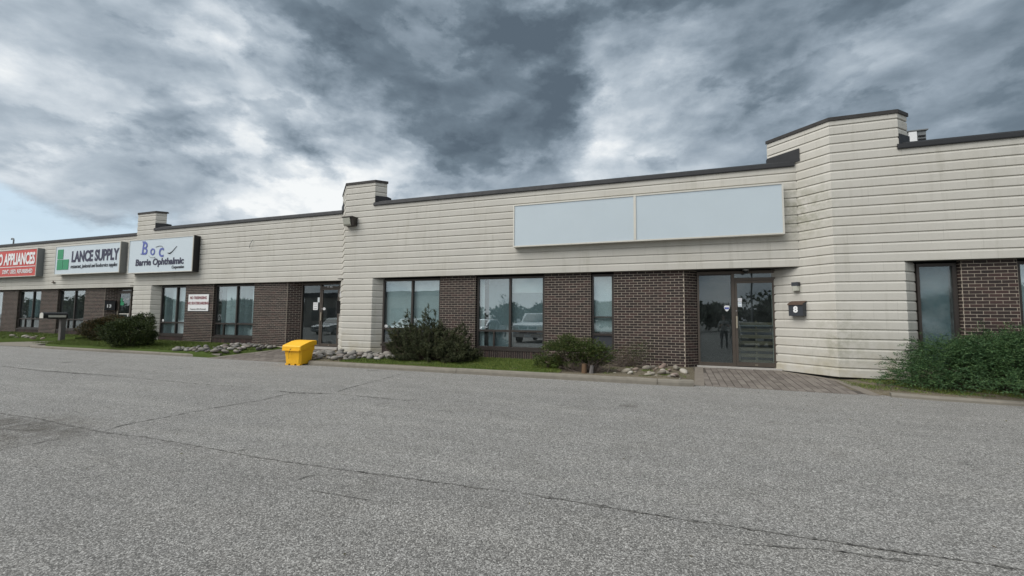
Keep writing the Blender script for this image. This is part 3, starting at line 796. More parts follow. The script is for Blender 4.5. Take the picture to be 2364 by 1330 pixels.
# unit 8
window(-8.70, -6.58, 11.90, -7.60, ZT, .795, .31, sub=-8.12)
flat_blind(-8.63, -6.62, .82, 2.33, 11.98)
MB().box(-8.3, -7.75, 12.2, 12.9, .0, .62).build('cardboard_carton', M_GREYMETAL, BLD)
window(-5.35, -3.26, 11.90, -4.30, ZT, .795, .29, sub=-4.80)
flat_blind(-5.02, -4.33, .30, 2.33, 11.99, M_BLINDG); flat_blind(-4.27, -3.30, .82, 2.33, 11.98, M_BLINDG); flat_blind(-5.30, -5.16, .3, 2.33, 11.99)
flat_blind(-4.27, -3.30, 1.9, 2.33, 11.965)
def narrow_window():
    x0, x1, y = -1.93, -1.34, 11.90
    fr = MB().box(x0, x0+.05, y-.045, y+.045, .0, ZT).box(x1-.05, x1, y-.045, y+.045, .0, ZT).box(x0+.05, x1-.05, y-.045, y+.045, ZT-.06, ZT).box(x0+.05, x1-.05, y-.045, y+.045, .72, .78).box(x0+.05, x1-.05, y-.045, y+.045, 0, .05)
    root = fr.build('window', M_FRAME, BLD); root['label'] = 'narrow window with white blind above a dark metal panel'
    MB().box(x0+.05, x1-.05, y-.04, y+.04, 1.205, 1.235).build('transom_rail', M_FRAME, root)
    pane(x0+.05, x1-.05, 1.235, ZT-.06, y, root); pane(x0+.05, x1-.05, .78, 1.205, y, root)
    MB().box(x0+.05, x1-.05, y-.005, y+.02, .05, .72).build('spandrel_panel', M_BOXMETAL, root)
    r = MB().box(x0+.05, x1-.05, y+.06, y+.09, 2.3, 2.34).build('blind', M_BLIND, BLD); z = .84
    me = None
    while z < 2.3:
        if me is None: o = MB().box(x0+.055, x1-.055, -.012, .012, -.0008, .0008).build('blind_slat', M_BLIND, r); me = o.data
        else: o = link('blind_slat', me, M_BLIND, r)
        o.matrix_basis = Matrix.Translation((0, y+.075, z)) @ Matrix.Rotation(rad(80), 4, 'X'); z += .023
narrow_window()
soldier(-8.66, -6.575, 11.80, .0, .235); soldier(-5.355, -3.255, 11.80, -.02, .222)
# unit 9
window(-20.44, -18.85, 12.48, -19.45, ZT, .84, .34); window(-17.165, -15.01, 12.48, -15.97, ZT, .84, .34, sub=-16.65)
vertical_blind(-20.35, -18.9, .4, 2.33, 12.57, 1, .5); vertical_blind(-16.95, -15.05, .4, 2.33, 12.57, 2, .55)
soldier(-20.4, -18.845, 12.38, .1, .27); soldier(-17.165, -15.005, 12.38, .05, .27)
MB().prism([(-15.42, 12.54), (-15.06, 12.54), (-15.06, 12.57), (-15.42, 12.57)], .40, .62).build('white_planter', M_WHITE, BLD)
# unit 13
window(-32.69, -30.61, 13.05, -31.45, ZT, .89, .40, sub=-32.1); window(-29.09, -26.87, 13.05, -27.8, ZT, .89, .40, sub=-28.3)
window(-36.5, -34.23, 13.05, -35.3, ZT, .89, .40)
flat_blind(-32.3, -30.65, 1.0, 2.33, 13.2, M_BLINDG)
soldier(-32.69, -30.61, 12.95, .12, .33); soldier(-29.09, -26.87, 12.95, .1, .33); soldier(-36.5, -34.23, 12.95, .14, .33)
# foundation strip showing under the left bays
MB().box(-24.9, -18.0, 12.40, 12.52, -.1, .085).build('foundation', M_SILLC, BLD)
MB().box(-18.0, -13.1, 12.38, 12.46, -.1, .060).build('foundation', M_SILLC, BLD)
MB().box(-46, -26.0, 12.90, 13.0, -.1, .135).build('foundation', M_SILLC, BLD)
# unit 7
def side_light_window(x0, x1, y):
    fr = MB().box(x0, x0+.045, y-.045, y+.045, .25, ZT).box(x1-.07, x1, y-.045, y+.045, .25, ZT).box(x0+.045, x1-.07, y-.045, y+.045, ZT-.06, ZT).box(x0+.045, x1-.07, y-.045, y+.045, .25, .31)
    root = fr.build('window', M_FRAME, BLD); root['label'] = 'tall window with cloudy blue-grey film'
    pane(x0+.045, x1-.07, .31, ZT-.06, y, root, M_GLASSF); flat_blind(x0+.06, x1-.08, .3, 2.32, y+.08, M_BLINDD)
side_light_window(4.925, 5.575, 11.37)
window(6.49, 8.59, 11.37, 7.6, ZT, .8, .3); flat_blind(6.55, 8.5, .85, 2.33, 11.46)
MB().box(4.93, 5.58, 11.32, 11.42, -.15, .249).build('sill_wall', M_MORTAR, BLD)
MB().box(6.49, 8.6, 11.30, 11.42, -.15, .23).build('sill_wall', M_MORTAR, BLD)
MB().box(8.6, 13.9, 11.26, 11.4, -.15, 1.9).build('sill_wall', M_MORTAR, BLD)

# glazed entrances -------------------------------------------------------
def entrance(x0, y, zb, xs, label):
    """sidelight from x0 to xs, leaf to the right of it"""
    x1 = x0+1.80; d = .1; zt = 2.40; lt = 2.13+zb
    fr = MB().box(x0, x0+.05, y-d/2, y+d/2, zb, zt).box(x1-.05, x1, y-d/2, y+d/2, zb, zt).box(x0+.05, x1-.05, y-d/2, y+d/2, 2.33, zt)
    fr.box(xs, xs+.07, y-d/2, y+d/2, zb, 2.33).box(x0+.05, xs, y-d/2, y+d/2, zb, zb+.09).box(xs+.07, x1-.05, y-d/2, y+d/2, lt+.005, lt+.075)
    root = fr.build('entrance', M_DOORFR, BLD); root['label'] = label
    MB().box(x0+.052, xs-.002, y-.02, y+.01, 2.3, 2.328).build('head_trim', M_FRAME, root)
    pane(x0+.05, xs, zb+.09, 2.33, y, root, M_GLASSD)
    pane(xs+.07, x1-.05, lt+.075, 2.33, y, root, M_GLASSD, 'transom_pane')
    a, b = xs+.075, x1-.055; st = .055; yy = y-.02
    leaf = MB().box(a, a+st, yy-.022, yy+.022, zb+.02, lt).box(b-st, b, yy-.022, yy+.022, zb+.02, lt).box(a+st, b-st, yy-.022, yy+.022, lt-.06, lt).box(a+st, b-st, yy-.022, yy+.022, zb+.02, zb+.12)
    dr = leaf.build('door', M_DOORFR, root)
    pane(a+st, b-st, zb+.12, lt-.06, yy, dr, M_GLASSD)
    MB().box(a+.01, a+.045, yy-.065, yy-.045, zb+.95, zb+1.25).box(a+.015, a+.04, yy-.046, yy-.022, zb+.97, zb+1.0).box(a+.015, a+.04, yy-.046, yy-.022, zb+1.2, zb+1.23).build('handle', M_HANDLE, dr)
    MB().box(a+st, b-st, yy+.03, yy+.05, zb+1.0, zb+1.035).build('push_bar', M_STEEL, dr)
    for z in (zb+.32, zb+1.82): MB().box(b-.005, b+.035, yy-.04, yy-.022, z, z+.13).build('hinge', M_STEEL, dr)
    MB().tube([(a+.028, yy-.023, zb+1.38), (a+.028, yy-.032, zb+1.38)], .016, 10).build('lock', M_STEEL, dr)
    MB().box((a+b)/2-.03, (a+b)/2+.03, yy-.025, yy-.0225, zb+.055, zb+.07).build('maker_plate', M_HANDLE, dr)
    return root, dr, a, b, yy
E8, D8, a8, b8, y8 = entrance(.735, 12.10, .02, 1.525, 'bronze glass entrance with door number eight')
E9, D9, a9, b9, y9 = entrance(-12.93, 12.70, .06, -12.05, 'bronze glass entrance behind the yellow bin')
E13, D13, a13, b13, y13 = entrance(-25.65, 13.27, .09, -24.86, 'dark entrance beside the number thirteen')
def sticker(x, z, w, h, m, parent, y, name='sticker', lines=0, ink=None):
    o = MB().box(x, x+w, y-.006, y-.0045, z, z+h).build(name, m, parent)
    for k in range(lines):
        zz = z+h*(.78-.6*k/max(1, lines-1)) if lines > 1 else z+h*.5
        MB().box(x+w*.15, x+w*.85, y-.0075, y-.0062, zz-.006, zz+.006).build('print', ink or M_BLUE, parent)
    return o
sticker(a8+.07, 1.63, .09, .085, M_WHITE, D8, y8, lines=1); sticker(a8+.07, 1.50, .085, .12, M_BLIND, D8, y8, lines=2)
def shield(cx, z, w, h, parent, y):
    pts = [(-.5, .35), (-.3, .5), (.3, .5), (.5, .35), (.5, .0), (.25, -.35), (0, -.5), (-.25, -.35), (-.5, 0)]
    mb = MB(); n = len(pts)
    mb.v = [(cx+p*w, y-.006, z+q*h) for p, q in pts]+[(cx+p*w, y-.0045, z+q*h) for p, q in pts]
    mb.f = [tuple(range(n)), tuple(range(2*n-1, n-1, -1))]+[(i, n+i, n+(i+1) % n, (i+1) % n) for i in range(n)]
    mb.build('shield_sticker', M_WHITE, parent)
    MB().box(cx-w*.42, cx+w*.42, y-.0078, y-.0063, z-.02, z+.03).build('shield_band', M_BLUE, parent)
shield(1.42, 1.46, .12, .15, E8, 12.10)
sticker(-12.39, 1.40, .22, .28, M_WHITE, E9, 12.70, 'paper_notice', 3, M_INK); sticker(-12.19, 1.68, .09, .18, M_BLIND, E9, 12.70)
def oval(x, z, w, h, parent, y, name='oval_sticker'):
    mb = MB(); n = 16
    mb.v = [(x+w/2*math.cos(t), y-.006, z+h/2*math.sin(t)) for t in [2*math.pi*k/n for k in range(n)]]
    mb.v += [(p[0], y-.0045, p[2]) for p in mb.v]
    mb.f = [tuple(range(n)), tuple(range(2*n-1, n-1, -1))]+[(i, n+i, n+(i+1) % n, (i+1) % n) for i in range(n)]
    o = mb.build(name, M_WHITE, parent)
    MB().box(x-w*.28, x+w*.28, y-.0075, y-.0062, z-.006, z+.006).build('print', M_INK, parent)
oval(a9+.12, 1.44, .13, .10, D9, y9)
W9 = [o for o in bpy.data.objects if o.name.startswith('window')]
oval(-20.30, .93, .12, .10, W9[3] if len(W9) > 3 else BLD, 12.48); oval(-8.58, .87, .13, .09, W9[0], 11.90)
# lettering on the thirteen door: green blocks and name
MB().box(a13+.12, a13+.25, y13-.007, y13-.0045, 1.78, 1.95).box(a13+.12, a13+.37, y13-.007, y13-.0045, 1.60, 1.77).build('door_logo', M_GREEN, D13)
text('door_lettering', 'LANCE', M_WHITE, D13, (a13+.40, y13-.007, 1.86), .13, .8, ext=.001)
MB().box(a13+.06, b13-.06, y13-.01, y13-.004, 1.17, 1.21).build('door_rail', M_ALU, D13)
text('door_number', '7', M_WHITE, D13, (b13-.22, y13-.012, 1.0), .22, 1, off=.006, ext=.001)
text('transom_lettering', '7. 40.', M_WHITE, E9, (-11.72, 12.70-.055, 2.215), .09, 1.3, off=.003, ext=.001)
# thresholds
MB().box(.70, 2.56, 11.95, 12.16, -.05, .019).build('threshold', M_SILLC, BLD)
MB().box(-12.95, -11.12, 12.55, 12.76, -.05, .059).build('threshold', M_SILLC, BLD)

# ------------------------------------------------------------------ signs
def sign_box(x0, x1, z0, z1, yf, yb, name, label, face, frame, side=None):
    r = thing(name, label, 'sign', ((x0+x1)/2, yb, z0))
    MB().box(x0, x1, yf+.012, yb, z0, z1).build('cabinet', side or frame, r)
    MB().box(x0+.035, x1-.035, yf+.004, yf+.0115, z0+.035, z1-.035).build('face_panel', face, r)
    f = .035
    MB().box(x0, x1, yf-.012, yf+.0119, z0, z0+f).box(x0, x1, yf-.012, yf+.0119, z1-f, z1).box(x0, x0+f, yf-.0118, yf+.0117, z0+f, z1-f).box(x1-f, x1, yf-.0118, yf+.0117, z0+f, z1-f).build('frame', frame, r)
    return r
s = sign_box(-4.07, 2.59, 3.165, 4.378, 11.43, 11.615, 'blank_sign', 'long blank pale blue-white sign box in two panels on the cream wall', M_SIGNW, M_ALU)
MB().box(-.775, -.715, 11.416, 11.433, 3.20, 4.343).build('divider', M_ALU, s)
s = sign_box(-21.95, -17.92, 2.92, 4.385, 11.96, 12.225, 'shop_sign', 'white sign box lettered Boc Barrie Ophthalmic Corporation with black side', M_SIGNLB, M_ALU, M_BLACKMETAL)
yt = 11.955
text('lettering', 'Barrie Ophthalmic', M_NAVY, s, (-21.46, yt, 3.255), .38, 1.06, off=.011, shear=.08)
text('lettering', 'Corporation', M_INK, s, (-18.78, yt, 3.07), .17, .85, shear=.25, align='CENTER', off=.001)
ch = Vector((1, 0, -.10))
text('large_letter', 'B', M_BLUE, s, (-21.12, yt, 3.74), .78, .9, (1, 0, -.12), (.1, 0, 1), off=.008)
for x, z in ((-21.15, 3.735), (-21.09, 4.255)): MB().box(x, x+.2, yt-.004, yt+.004, z, z+.028).build('serif', M_BLUE, s)
text('large_letter', 'o', M_BLUE, s, (-20.56, yt, 3.70), .60, 1.0, (1, 0, -.12), (.1, 0, 1), off=.006)
text('large_letter', 'c', M_BLUE, s, (-20.02, yt, 3.60), .80, 1.0, (1, 0, -.08), (.05, 0, 1), off=.006)
MB().tube([(-20.2, yt, 4.0), (-20.0, yt, 4.04), (-19.82, yt, 4.03), (-19.72, yt, 3.93)], .010, 4).build('spectacle_line', M_INK, s)
MB().tube([(-19.42, yt, 3.72), (-19.3, yt, 3.70), (-19.15, yt, 3.78), (-18.98, yt, 3.92), (-18.9, yt, 3.98)], [.02, .028, .016, .012, .008], 4).build('spectacle_line', M_INK, s)
MB().tube([(-20.62, yt, 3.66), (-20.5, yt, 3.58), (-20.3, yt, 3.56), (-20.2, yt, 3.58)], .009, 4).build('spectacle_line', M_GREYMETAL, s)
s = sign_box(-28.68, -23.60, 3.085, 4.52, 12.53, 12.795, 'shop_sign', 'white sign box lettered LANCE SUPPLY with green L-shaped block emblem', M_SIGNLB, M_ALU, M_GREYMETAL)
yt = 12.525
MB().box(-28.48, -28.02, yt-.005, yt+.008, 3.86, 4.34).build('emblem_block', M_GREEN, s)
MB().box(-28.48, -28.02, yt-.005, yt+.008, 3.33, 3.83).build('emblem_block', M_GREEN, s)
MB().box(-27.98, -27.53, yt-.005, yt+.008, 3.33, 3.83).build('emblem_block', M_GREEN, s)
text('lettering', 'LANCE SUPPLY', M_NAVY, s, (-27.32, yt, 3.70), .72, .745, off=.026)
text('lettering', 'restaurant, janitorial and foodservice supplies', M_INK, s, (-27.36, yt, 3.38), .27, .725, off=-.001, shear=.25)
s = sign_box(-36.6, -30.28, 3.075, 4.52, 12.53, 12.795, 'shop_sign', 'red sign box with white lettering APPLIANCES at the far left', M_RED, M_ALU, M_GREYMETAL)
text('lettering', 'O APPLIANCES', M_WHITE, s, (-30.45, yt, 3.74), .82, .63, off=.030, align='RIGHT')
text('lettering', 'DENT, USED, REFURBISHED', M_WHITE, s, (-30.58, yt, 3.26), .29, .80, off=.005, align='RIGHT')
MB().box(-36.5, -30.38, yt-.004, yt+.006, 3.585, 3.615).build('rule_line', M_WHITE, s)
s = thing('notice_board', 'small white NO TRESPASSING NO SKATEBOARDING sign on dark brick', 'sign', (-17.9, 12.34, 1.33))
MB().box(-18.58, -17.40, 12.325, 12.342, 1.335, 2.015).build('board', M_WHITE, s)
yt = 12.320
text('lettering', 'NO TRESPASSING', M_REDINK, s, (-17.99, yt, 1.82), .155, .80, off=.004, align='CENTER', ext=.001)
text('lettering', 'NO SKATEBOARDING', M_REDINK, s, (-17.99, yt, 1.60), .155, .80, off=.004, align='CENTER', ext=.001)
text('lettering', 'Trespassers will be Prosecuted', M_INK, s, (-17.99, yt, 1.385), .09, .82, align='CENTER', ext=.001)

# ------------------------------------------------------------------ fittings
s = thing('wall_pack_light', 'dark bronze wall pack lamp high on the pillar between two shops', 'lamp', (-9.85, 11.62, 4.12))
x0, x1 = -10.02, -9.62
mb = MB(); A = [(x0, 11.62, 4.16), (x0, 11.44, 4.16), (x0, 11.38, 4.42), (x0, 11.62, 4.42)]
mb.v = A+[(x1, y, z) for _, y, z in A]; mb.f = [(3, 2, 1, 0), (4, 5, 6, 7), (1, 2, 6, 5), (0, 1, 5, 4), (2, 3, 7, 6), (0, 4, 7, 3)]
mb.build('housing', M_FRAME, s)
mb = MB(); L = [(11.44, 4.155), (11.40, 4.20), (11.352, 4.40), (11.375, 4.405), (11.435, 4.17)]
mb.v = [(x0+.02, y, z) for y, z in L]+[(x1-.10, y, z) for y, z in L]; n = 5
mb.f = [tuple(range(n-1, -1, -1)), tuple(range(n, 2*n))]+[(i, (i+1) % n, n+(i+1) % n, n+i) for i in range(n)]
mb.build('lens', M_LENS, s)
MB().box(x0-.01, x1+.01, 11.34, 11.62, 4.42, 4.445).build('hood', M_FRAME, s)
# things on the diagonal face right of door eight; local frame along that face
p0, p1 = Vector((2.42, 12.10, 0)), Vector((3.42, 11.10, 0)); du = (p1-p0).normalized(); dn = Vector((-.7071, -.7071, 0))
def diag(u, off, z): return p0+du*u+dn*off+Vector((0, 0, z))
DM = lambda u, z: Matrix.Translation(diag(u, 0, z)) @ Matrix.Rotation(rad(-45), 4, 'Z')
def on_diag(u, z, name, label, cat):
    loc = diag(u, 0, z); return thing(name, label, cat, tuple(loc)), DM(u, z)
uS = .50
s, M = on_diag(.61, 1.86, 'wall_sconce', 'small half-frosted wall sconce above the number eight mailbox', 'lamp')
MB().box(-.075, .075, -.09, 0, .11, .20, M).build('backbox', M_BOXMETAL, s)
MB().prism([(-.07, 0), (-.07, -.06), (-.045, -.095), (.045, -.095), (.07, -.06), (.07, 0)], 0.0, .11, M).build('shade', M_LENS, s)
s, M = on_diag(.64, 1.28, 'wall_mailbox', 'dark steel mailbox numbered 8 with rusty lid on the cream wall', 'mailbox')
mb = MB(); prof = [(0, 0), (-.13, .0), (-.14, .28), (0, .335)]
mb.v = [M @ Vector((x, y, z)) for x in (-.16, .16) for y, z in prof]; mb.f = [(0, 1, 2, 3), (7, 6, 5, 4), (0, 4, 5, 1), (1, 5, 6, 2), (3, 2, 6, 7), (0, 3, 7, 4)]
mb.build('box', M_BOXMETAL, s)
mb = MB(); prof = [(-.0, .345), (-.150, .284), (-.160, .25), (-.153, .249), (-.145, .276), (0, .338)]
mb.v = [M @ Vector((x, y, z)) for x in (-.172, .172) for y, z in prof]; n = 6
mb.f = [tuple(range(n-1, -1, -1)), tuple(range(n, 2*n))]+[(i, (i+1) % n, n+(i+1) % n, n+i) for i in range(n)]
mb.build('lid', M_RUST, s)
text('number', '8', M_WHITE, s, tuple(M @ Vector((-.045, -.142, .085))), .19, 1.0, tuple(du), (0, 0, 1), off=.010, ext=.001)
# camera dome under the soffit of door eight
s = thing('soffit_lamp', 'small dark dome lamp under the soffit above door eight', 'lamp', (1.83, 11.9, SOF))
MB().tube([(1.83, 11.88, SOF), (1.83, 11.88, SOF-.04)], .075, 12).build('base', M_STEEL, s)
MB().tube([(1.83, 11.88, SOF-.04), (1.83, 11.88, SOF-.075), (1.83, 11.88, SOF-.10)], [.068, .055, .02], 12).build('dome', M_BLACKMETAL, s, True)
s = thing('wall_mailbox', 'black mailbox beside the glass door behind the yellow bin', 'mailbox', (-10.98, 12.4, 1.3))
Md = Matrix.Translation((-10.87, 12.37, 1.27)) @ Matrix.Rotation(rad(-45), 4, 'Z')
MB().box(-.15, .15, -.12, 0, 0, .42, Md).build('box', M_BLACKMETAL, s); MB().box(-.16, .16, -.14, 0, .42, .44, Md).build('lid', M_BLACKMETAL, s)
s = thing('notice_plate', 'small white plate above the black mailbox by the glass door', 'sign', (-10.87, 12.37, 1.85))
Md = Matrix.Translation((-10.87, 12.37, 1.85)) @ Matrix.Rotation(rad(-45), 4, 'Z'); MB().box(-.13, .13, -.012, 0, 0, .2, Md).build('plate', M_WHITE, s)
MB().box(-.09, .09, -.014, -.0125, .12, .135, Md).build('print', M_INK, s)
s = thing('wall_mailbox', 'black mailbox numbered 13 on the dark brick', 'mailbox', (-25.1, 13.0, 1.3))
Md = Matrix.Translation((-25.08, 13.09, 1.36)) @ Matrix.Rotation(rad(42), 4, 'Z')
MB().box(-.2, .2, -.12, 0, 0, .42, Md).build('box', M_BLACKMETAL, s)
mb = MB().box(-.21, .21, -.14, 0, .42, .45, Md).build('lid', M_BLACKMETAL, s)
text('number', '13', M_WHITE, s, tuple(Md @ Vector((-.13, -.125, .13))), .2, 1.0, (math.cos(rad(42)), math.sin(rad(42)), 0), (0, 0, 1), off=.008, ext=.001)
s = MB().tube([(-17.0+2.0, 12.21, 4.08), (-15.02, 12.17, 4.0), (-15.08, 12.16, 3.9), (-15.13, 12.19, 3.78)], .010, 5).build('cable', M_GREYMETAL)
tag(s, 'short loose grey cable hanging from the fascia between two signs', 'cable')
s = MB().box(-29.32, -29.12, 12.74, 12.8, 2.72, 2.76).tube([(-29.2, 12.76, 2.74), (-29.1, 12.7, 2.82)], .02, 5).build('wall_bracket', M_RUST)
tag(s, 'small broken bracket on the fascia below the white LANCE SUPPLY sign', 'bracket')
# roof plant
s = thing('rooftop_unit', 'grey rooftop air unit with pale panel behind the tall pillar', 'air conditioner', (6.4, 15.5, 4.62))
MB().box(5.7, 6.90, 15.0, 16.0, 5.0, 6.52).build('casing', M_GREYMETAL, s); MB().box(5.8, 6.8, 15.05, 15.95, 4.62, 4.999).build('curb', M_BLACKMETAL, s)
MB().box(6.50, 6.68, 14.96, 14.999, 5.9, 6.50).build('panel', M_WHITE, s); MB().box(6.08, 6.38, 14.97, 14.999, 6.24, 6.36).build('label_plate', M_WHITE, s)
MB().box(5.66, 6.94, 14.955, 16.04, 6.521, 6.55).build('top_cover', M_GREYMETAL, s)
for k in range(5): MB().box(6.72, 6.88, 14.975, 14.999, 5.95+k*.1, 5.99+k*.1).build('louvre', M_BLACKMETAL, s)
s = MB().tube([(-34.85, 13.4, 4.6), (-34.85, 13.4, 5.32), (-34.88, 13.4, 5.39), (-35.02, 13.4, 5.42), (-35.08, 13.4, 5.36)], .035, 8).build('roof_vent_pipe', M_GREYMETAL)
tag(s, 'thin gooseneck vent pipe on the roof at the far left', 'pipe')

# yellow grit bin ---------------------------------------------------------
def grit_bin():
    r = thing('grit_bin', 'bright yellow plastic grit bin with sloping lid standing by the kerb', 'grit bin', (-9.62, 9.45, -.165))
    zb = -.165
    def ring(x0, x1, y0, y1, z, c=.05):
        return [(x0+c, y0, z), (x1-c, y0, z), (x1, y0+c, z), (x1, y1-c, z), (x1-c, y1, z), (x0+c, y1, z), (x0, y1-c, z), (x0, y0+c, z)]
    X0, X1, Y0, Y1 = -9.89, -9.36, 9.20, 9.63
    def zt(y): return .26+(y-9.16)*.22 if False else .26
    body = MB(); body.loft([ring(X0, X1, Y0, Y1, zb+.04), ring(X0-.015, X1+.015, Y0-.01, Y1+.02, zb+.2), ring(X0-.04, X1+.04, Y0-.035, Y1+.05, .24)])
    # feet
    for a, b in ((X0+.01, X0+.12), ((X0+X1)/2-.07, (X0+X1)/2+.07), (X1-.12, X1-.01)):
        body.box(a, b, Y0+.005, Y0+.1, zb, zb+.041); body.box(a, b, Y1-.1, Y1-.005, zb, zb+.041)
    body.build('body', M_YELLOW, r)
    # raised back of the body under the sloping lid
    x0, x1 = X0-.035, X1+.035
    mb = MB(); S = [(9.19, .24), (9.66, .24), (9.66, .40)]
    S = [(9.20, .235), (9.665, .235), (9.665, .40), (9.5, .39), (9.33, .30), (9.20, .245)]
    n = len(S); mb.v = [(x0, y, z) for y, z in S]+[(x1, y, z) for y, z in S]
    mb.f = [tuple(range(n)), tuple(range(2*n-1, n-1, -1))]+[(i, n+i, n+(i+1) % n, (i+1) % n) for i in range(n)]
    mb.build('upper_body', M_YELLOW, r)
    # lid: swept curved shell with a deep skirt
    x0, x1 = X0-.058, X1+.068; top = [(9.125, .345), (9.145, .372), (9.30, .425), (9.45, .475), (9.58, .495), (9.70, .497), (9.725, .48)]
    bot = [(9.725, .375), (9.60, .372), (9.48, .35), (9.33, .285), (9.22, .25), (9.125, .24)]
    def sect(x, k): 
        cy = 9.43; cz = .36
        return [(x, cy+(y-cy)*k, cz+(z-cz)*(k if z > .3 else 1)) for y, z in top+bot]
    mb = MB().loft([sect(x0, .93), sect(x0+.02, .99), sect(x0+.05, 1.0), sect(x1-.05, 1.0), sect(x1-.02, .99), sect(x1, .93)])
    lid = mb.build('lid', M_YELLOW, r)
    MB().box(x0+.03, x1-.03, 9.112, 9.124, .23, .258).build('lid_rim', M_YELLOW, lid)
    MB().tube([(-9.64, 9.13, .29), (-9.655, 9.118, .24), (-9.67, 9.115, .16), (-9.67, 9.118, .02)], .006, 5).build('strap', M_INK, r)
    MB().tube([(-9.60, 9.13, .30), (-9.63, 9.117, .26), (-9.66, 9.115, .19)], .006, 5).build('strap', M_INK, r)
    for dx in (-.05, .0, .05): MB().tube([(-9.69+dx, 9.135, .245), (-9.69+dx, 9.128, .245)], .008, 6).build('rivet', M_INK, lid)
grit_bin()

# roadside mailbox on a post ---------------------------------------------
s = thing('post_mailbox', 'black mailbox with pale door on a thick grey wooden post at the lawn corner', 'mailbox', (-24.15, 10.95, -.05))
MB().box(-24.23, -24.07, 10.87, 11.03, -.12, .95).build('post', M_POST, s)
mb = MB(); n = 9; sec = [(-.14, 0), (.14, 0), (.14, .13)]+[(.14*math.cos(rad(a)), .13+.12*math.sin(rad(a))) for a in (30, 60, 90, 120, 150)]+[(-.14, .13)]
mb.v = [(-24.15+x, 10.28, .98+z) for x, z in sec]+[(-24.15+x, 11.05, .98+z) for x, z in sec]; n = len(sec)
mb.f = [tuple(range(n)), tuple(range(2*n-1, n-1, -1))]+[(i, n+i, n+(i+1) % n, (i+1) % n) for i in range(n)]
mb.build('box', M_BLACKMETAL, s)
mb = MB(); mb.v = [(-24.15+x*.9, 10.265, .985+z*.93) for x, z in sec]+[(-24.15+x*.9, 10.279, .985+z*.93) for x, z in sec]
mb.f = [tuple(range(n)), tuple(range(2*n-1, n-1, -1))]+[(i, n+i, n+(i+1) % n, (i+1) % n) for i in range(n)]
mb.build('box_door', M_ALU, s)
MB().box(-24.008, -24.0, 10.42, 10.98, 1.02, 1.11).build('side_plate', M_ALU, s)
MB().box(-24.25, -24.05, 10.5, 11.05, .95, .979).build('support', M_POST, s)

# wooden pallet standing inside door eight
s = thing('wooden_pallet', 'wooden pallet standing on edge inside glass door eight', 'pallet', (2.08, 12.25, .03))
for k in range(7): MB().box(1.66, 2.56, 12.20, 12.22, .10+k*.155, .19+k*.155).build('slat', M_WOOD, s)
for x in (1.68, 2.06, 2.45): MB().box(x, x+.045, 12.221, 12.31, .04, 1.16).build('stringer', M_WOOD, s)

# ------------------------------------------------------------------ plants
def rot_to(d):
    return Vector((0, 0, 1)).rotation_difference(Vector(d).normalized()).to_matrix()
def tri_cloud(P, D, L, W, rng, droop=0.0):
    """n leaf-sized triangles: base P, direction D, length L, width W"""
    n = len(P); D = D/np.linalg.norm(D, axis=1, keepdims=True)
    R = rng.normal(size=(n, 3)); S = np.cross(D, R); S /= np.linalg.norm(S, axis=1, keepdims=True)+1e-9
    L = L.reshape(-1, 1); W = W.reshape(-1, 1)
    V = np.stack([P-S*W/2, P+S*W/2, P+D*L], 1).reshape(-1, 3)
    return V, np.arange(3*n).reshape(-1, 3)
def kite_cloud(P, D, L, W, rng):
    n = len(P); D = D/(np.linalg.norm(D, axis=1, keepdims=True)+1e-9)
    R = rng.normal(size=(n, 3)); S = np.cross(D, R); S /= np.linalg.norm(S, axis=1, keepdims=True)+1e-9
    L = L.reshape(-1, 1); W = W.reshape(-1, 1)
    V = np.stack([P, P+D*L*.5+S*W/2, P+D*L, P+D*L*.5-S*W/2], 1).reshape(-1, 3)
    return V, np.arange(4*n).reshape(-1, 4)

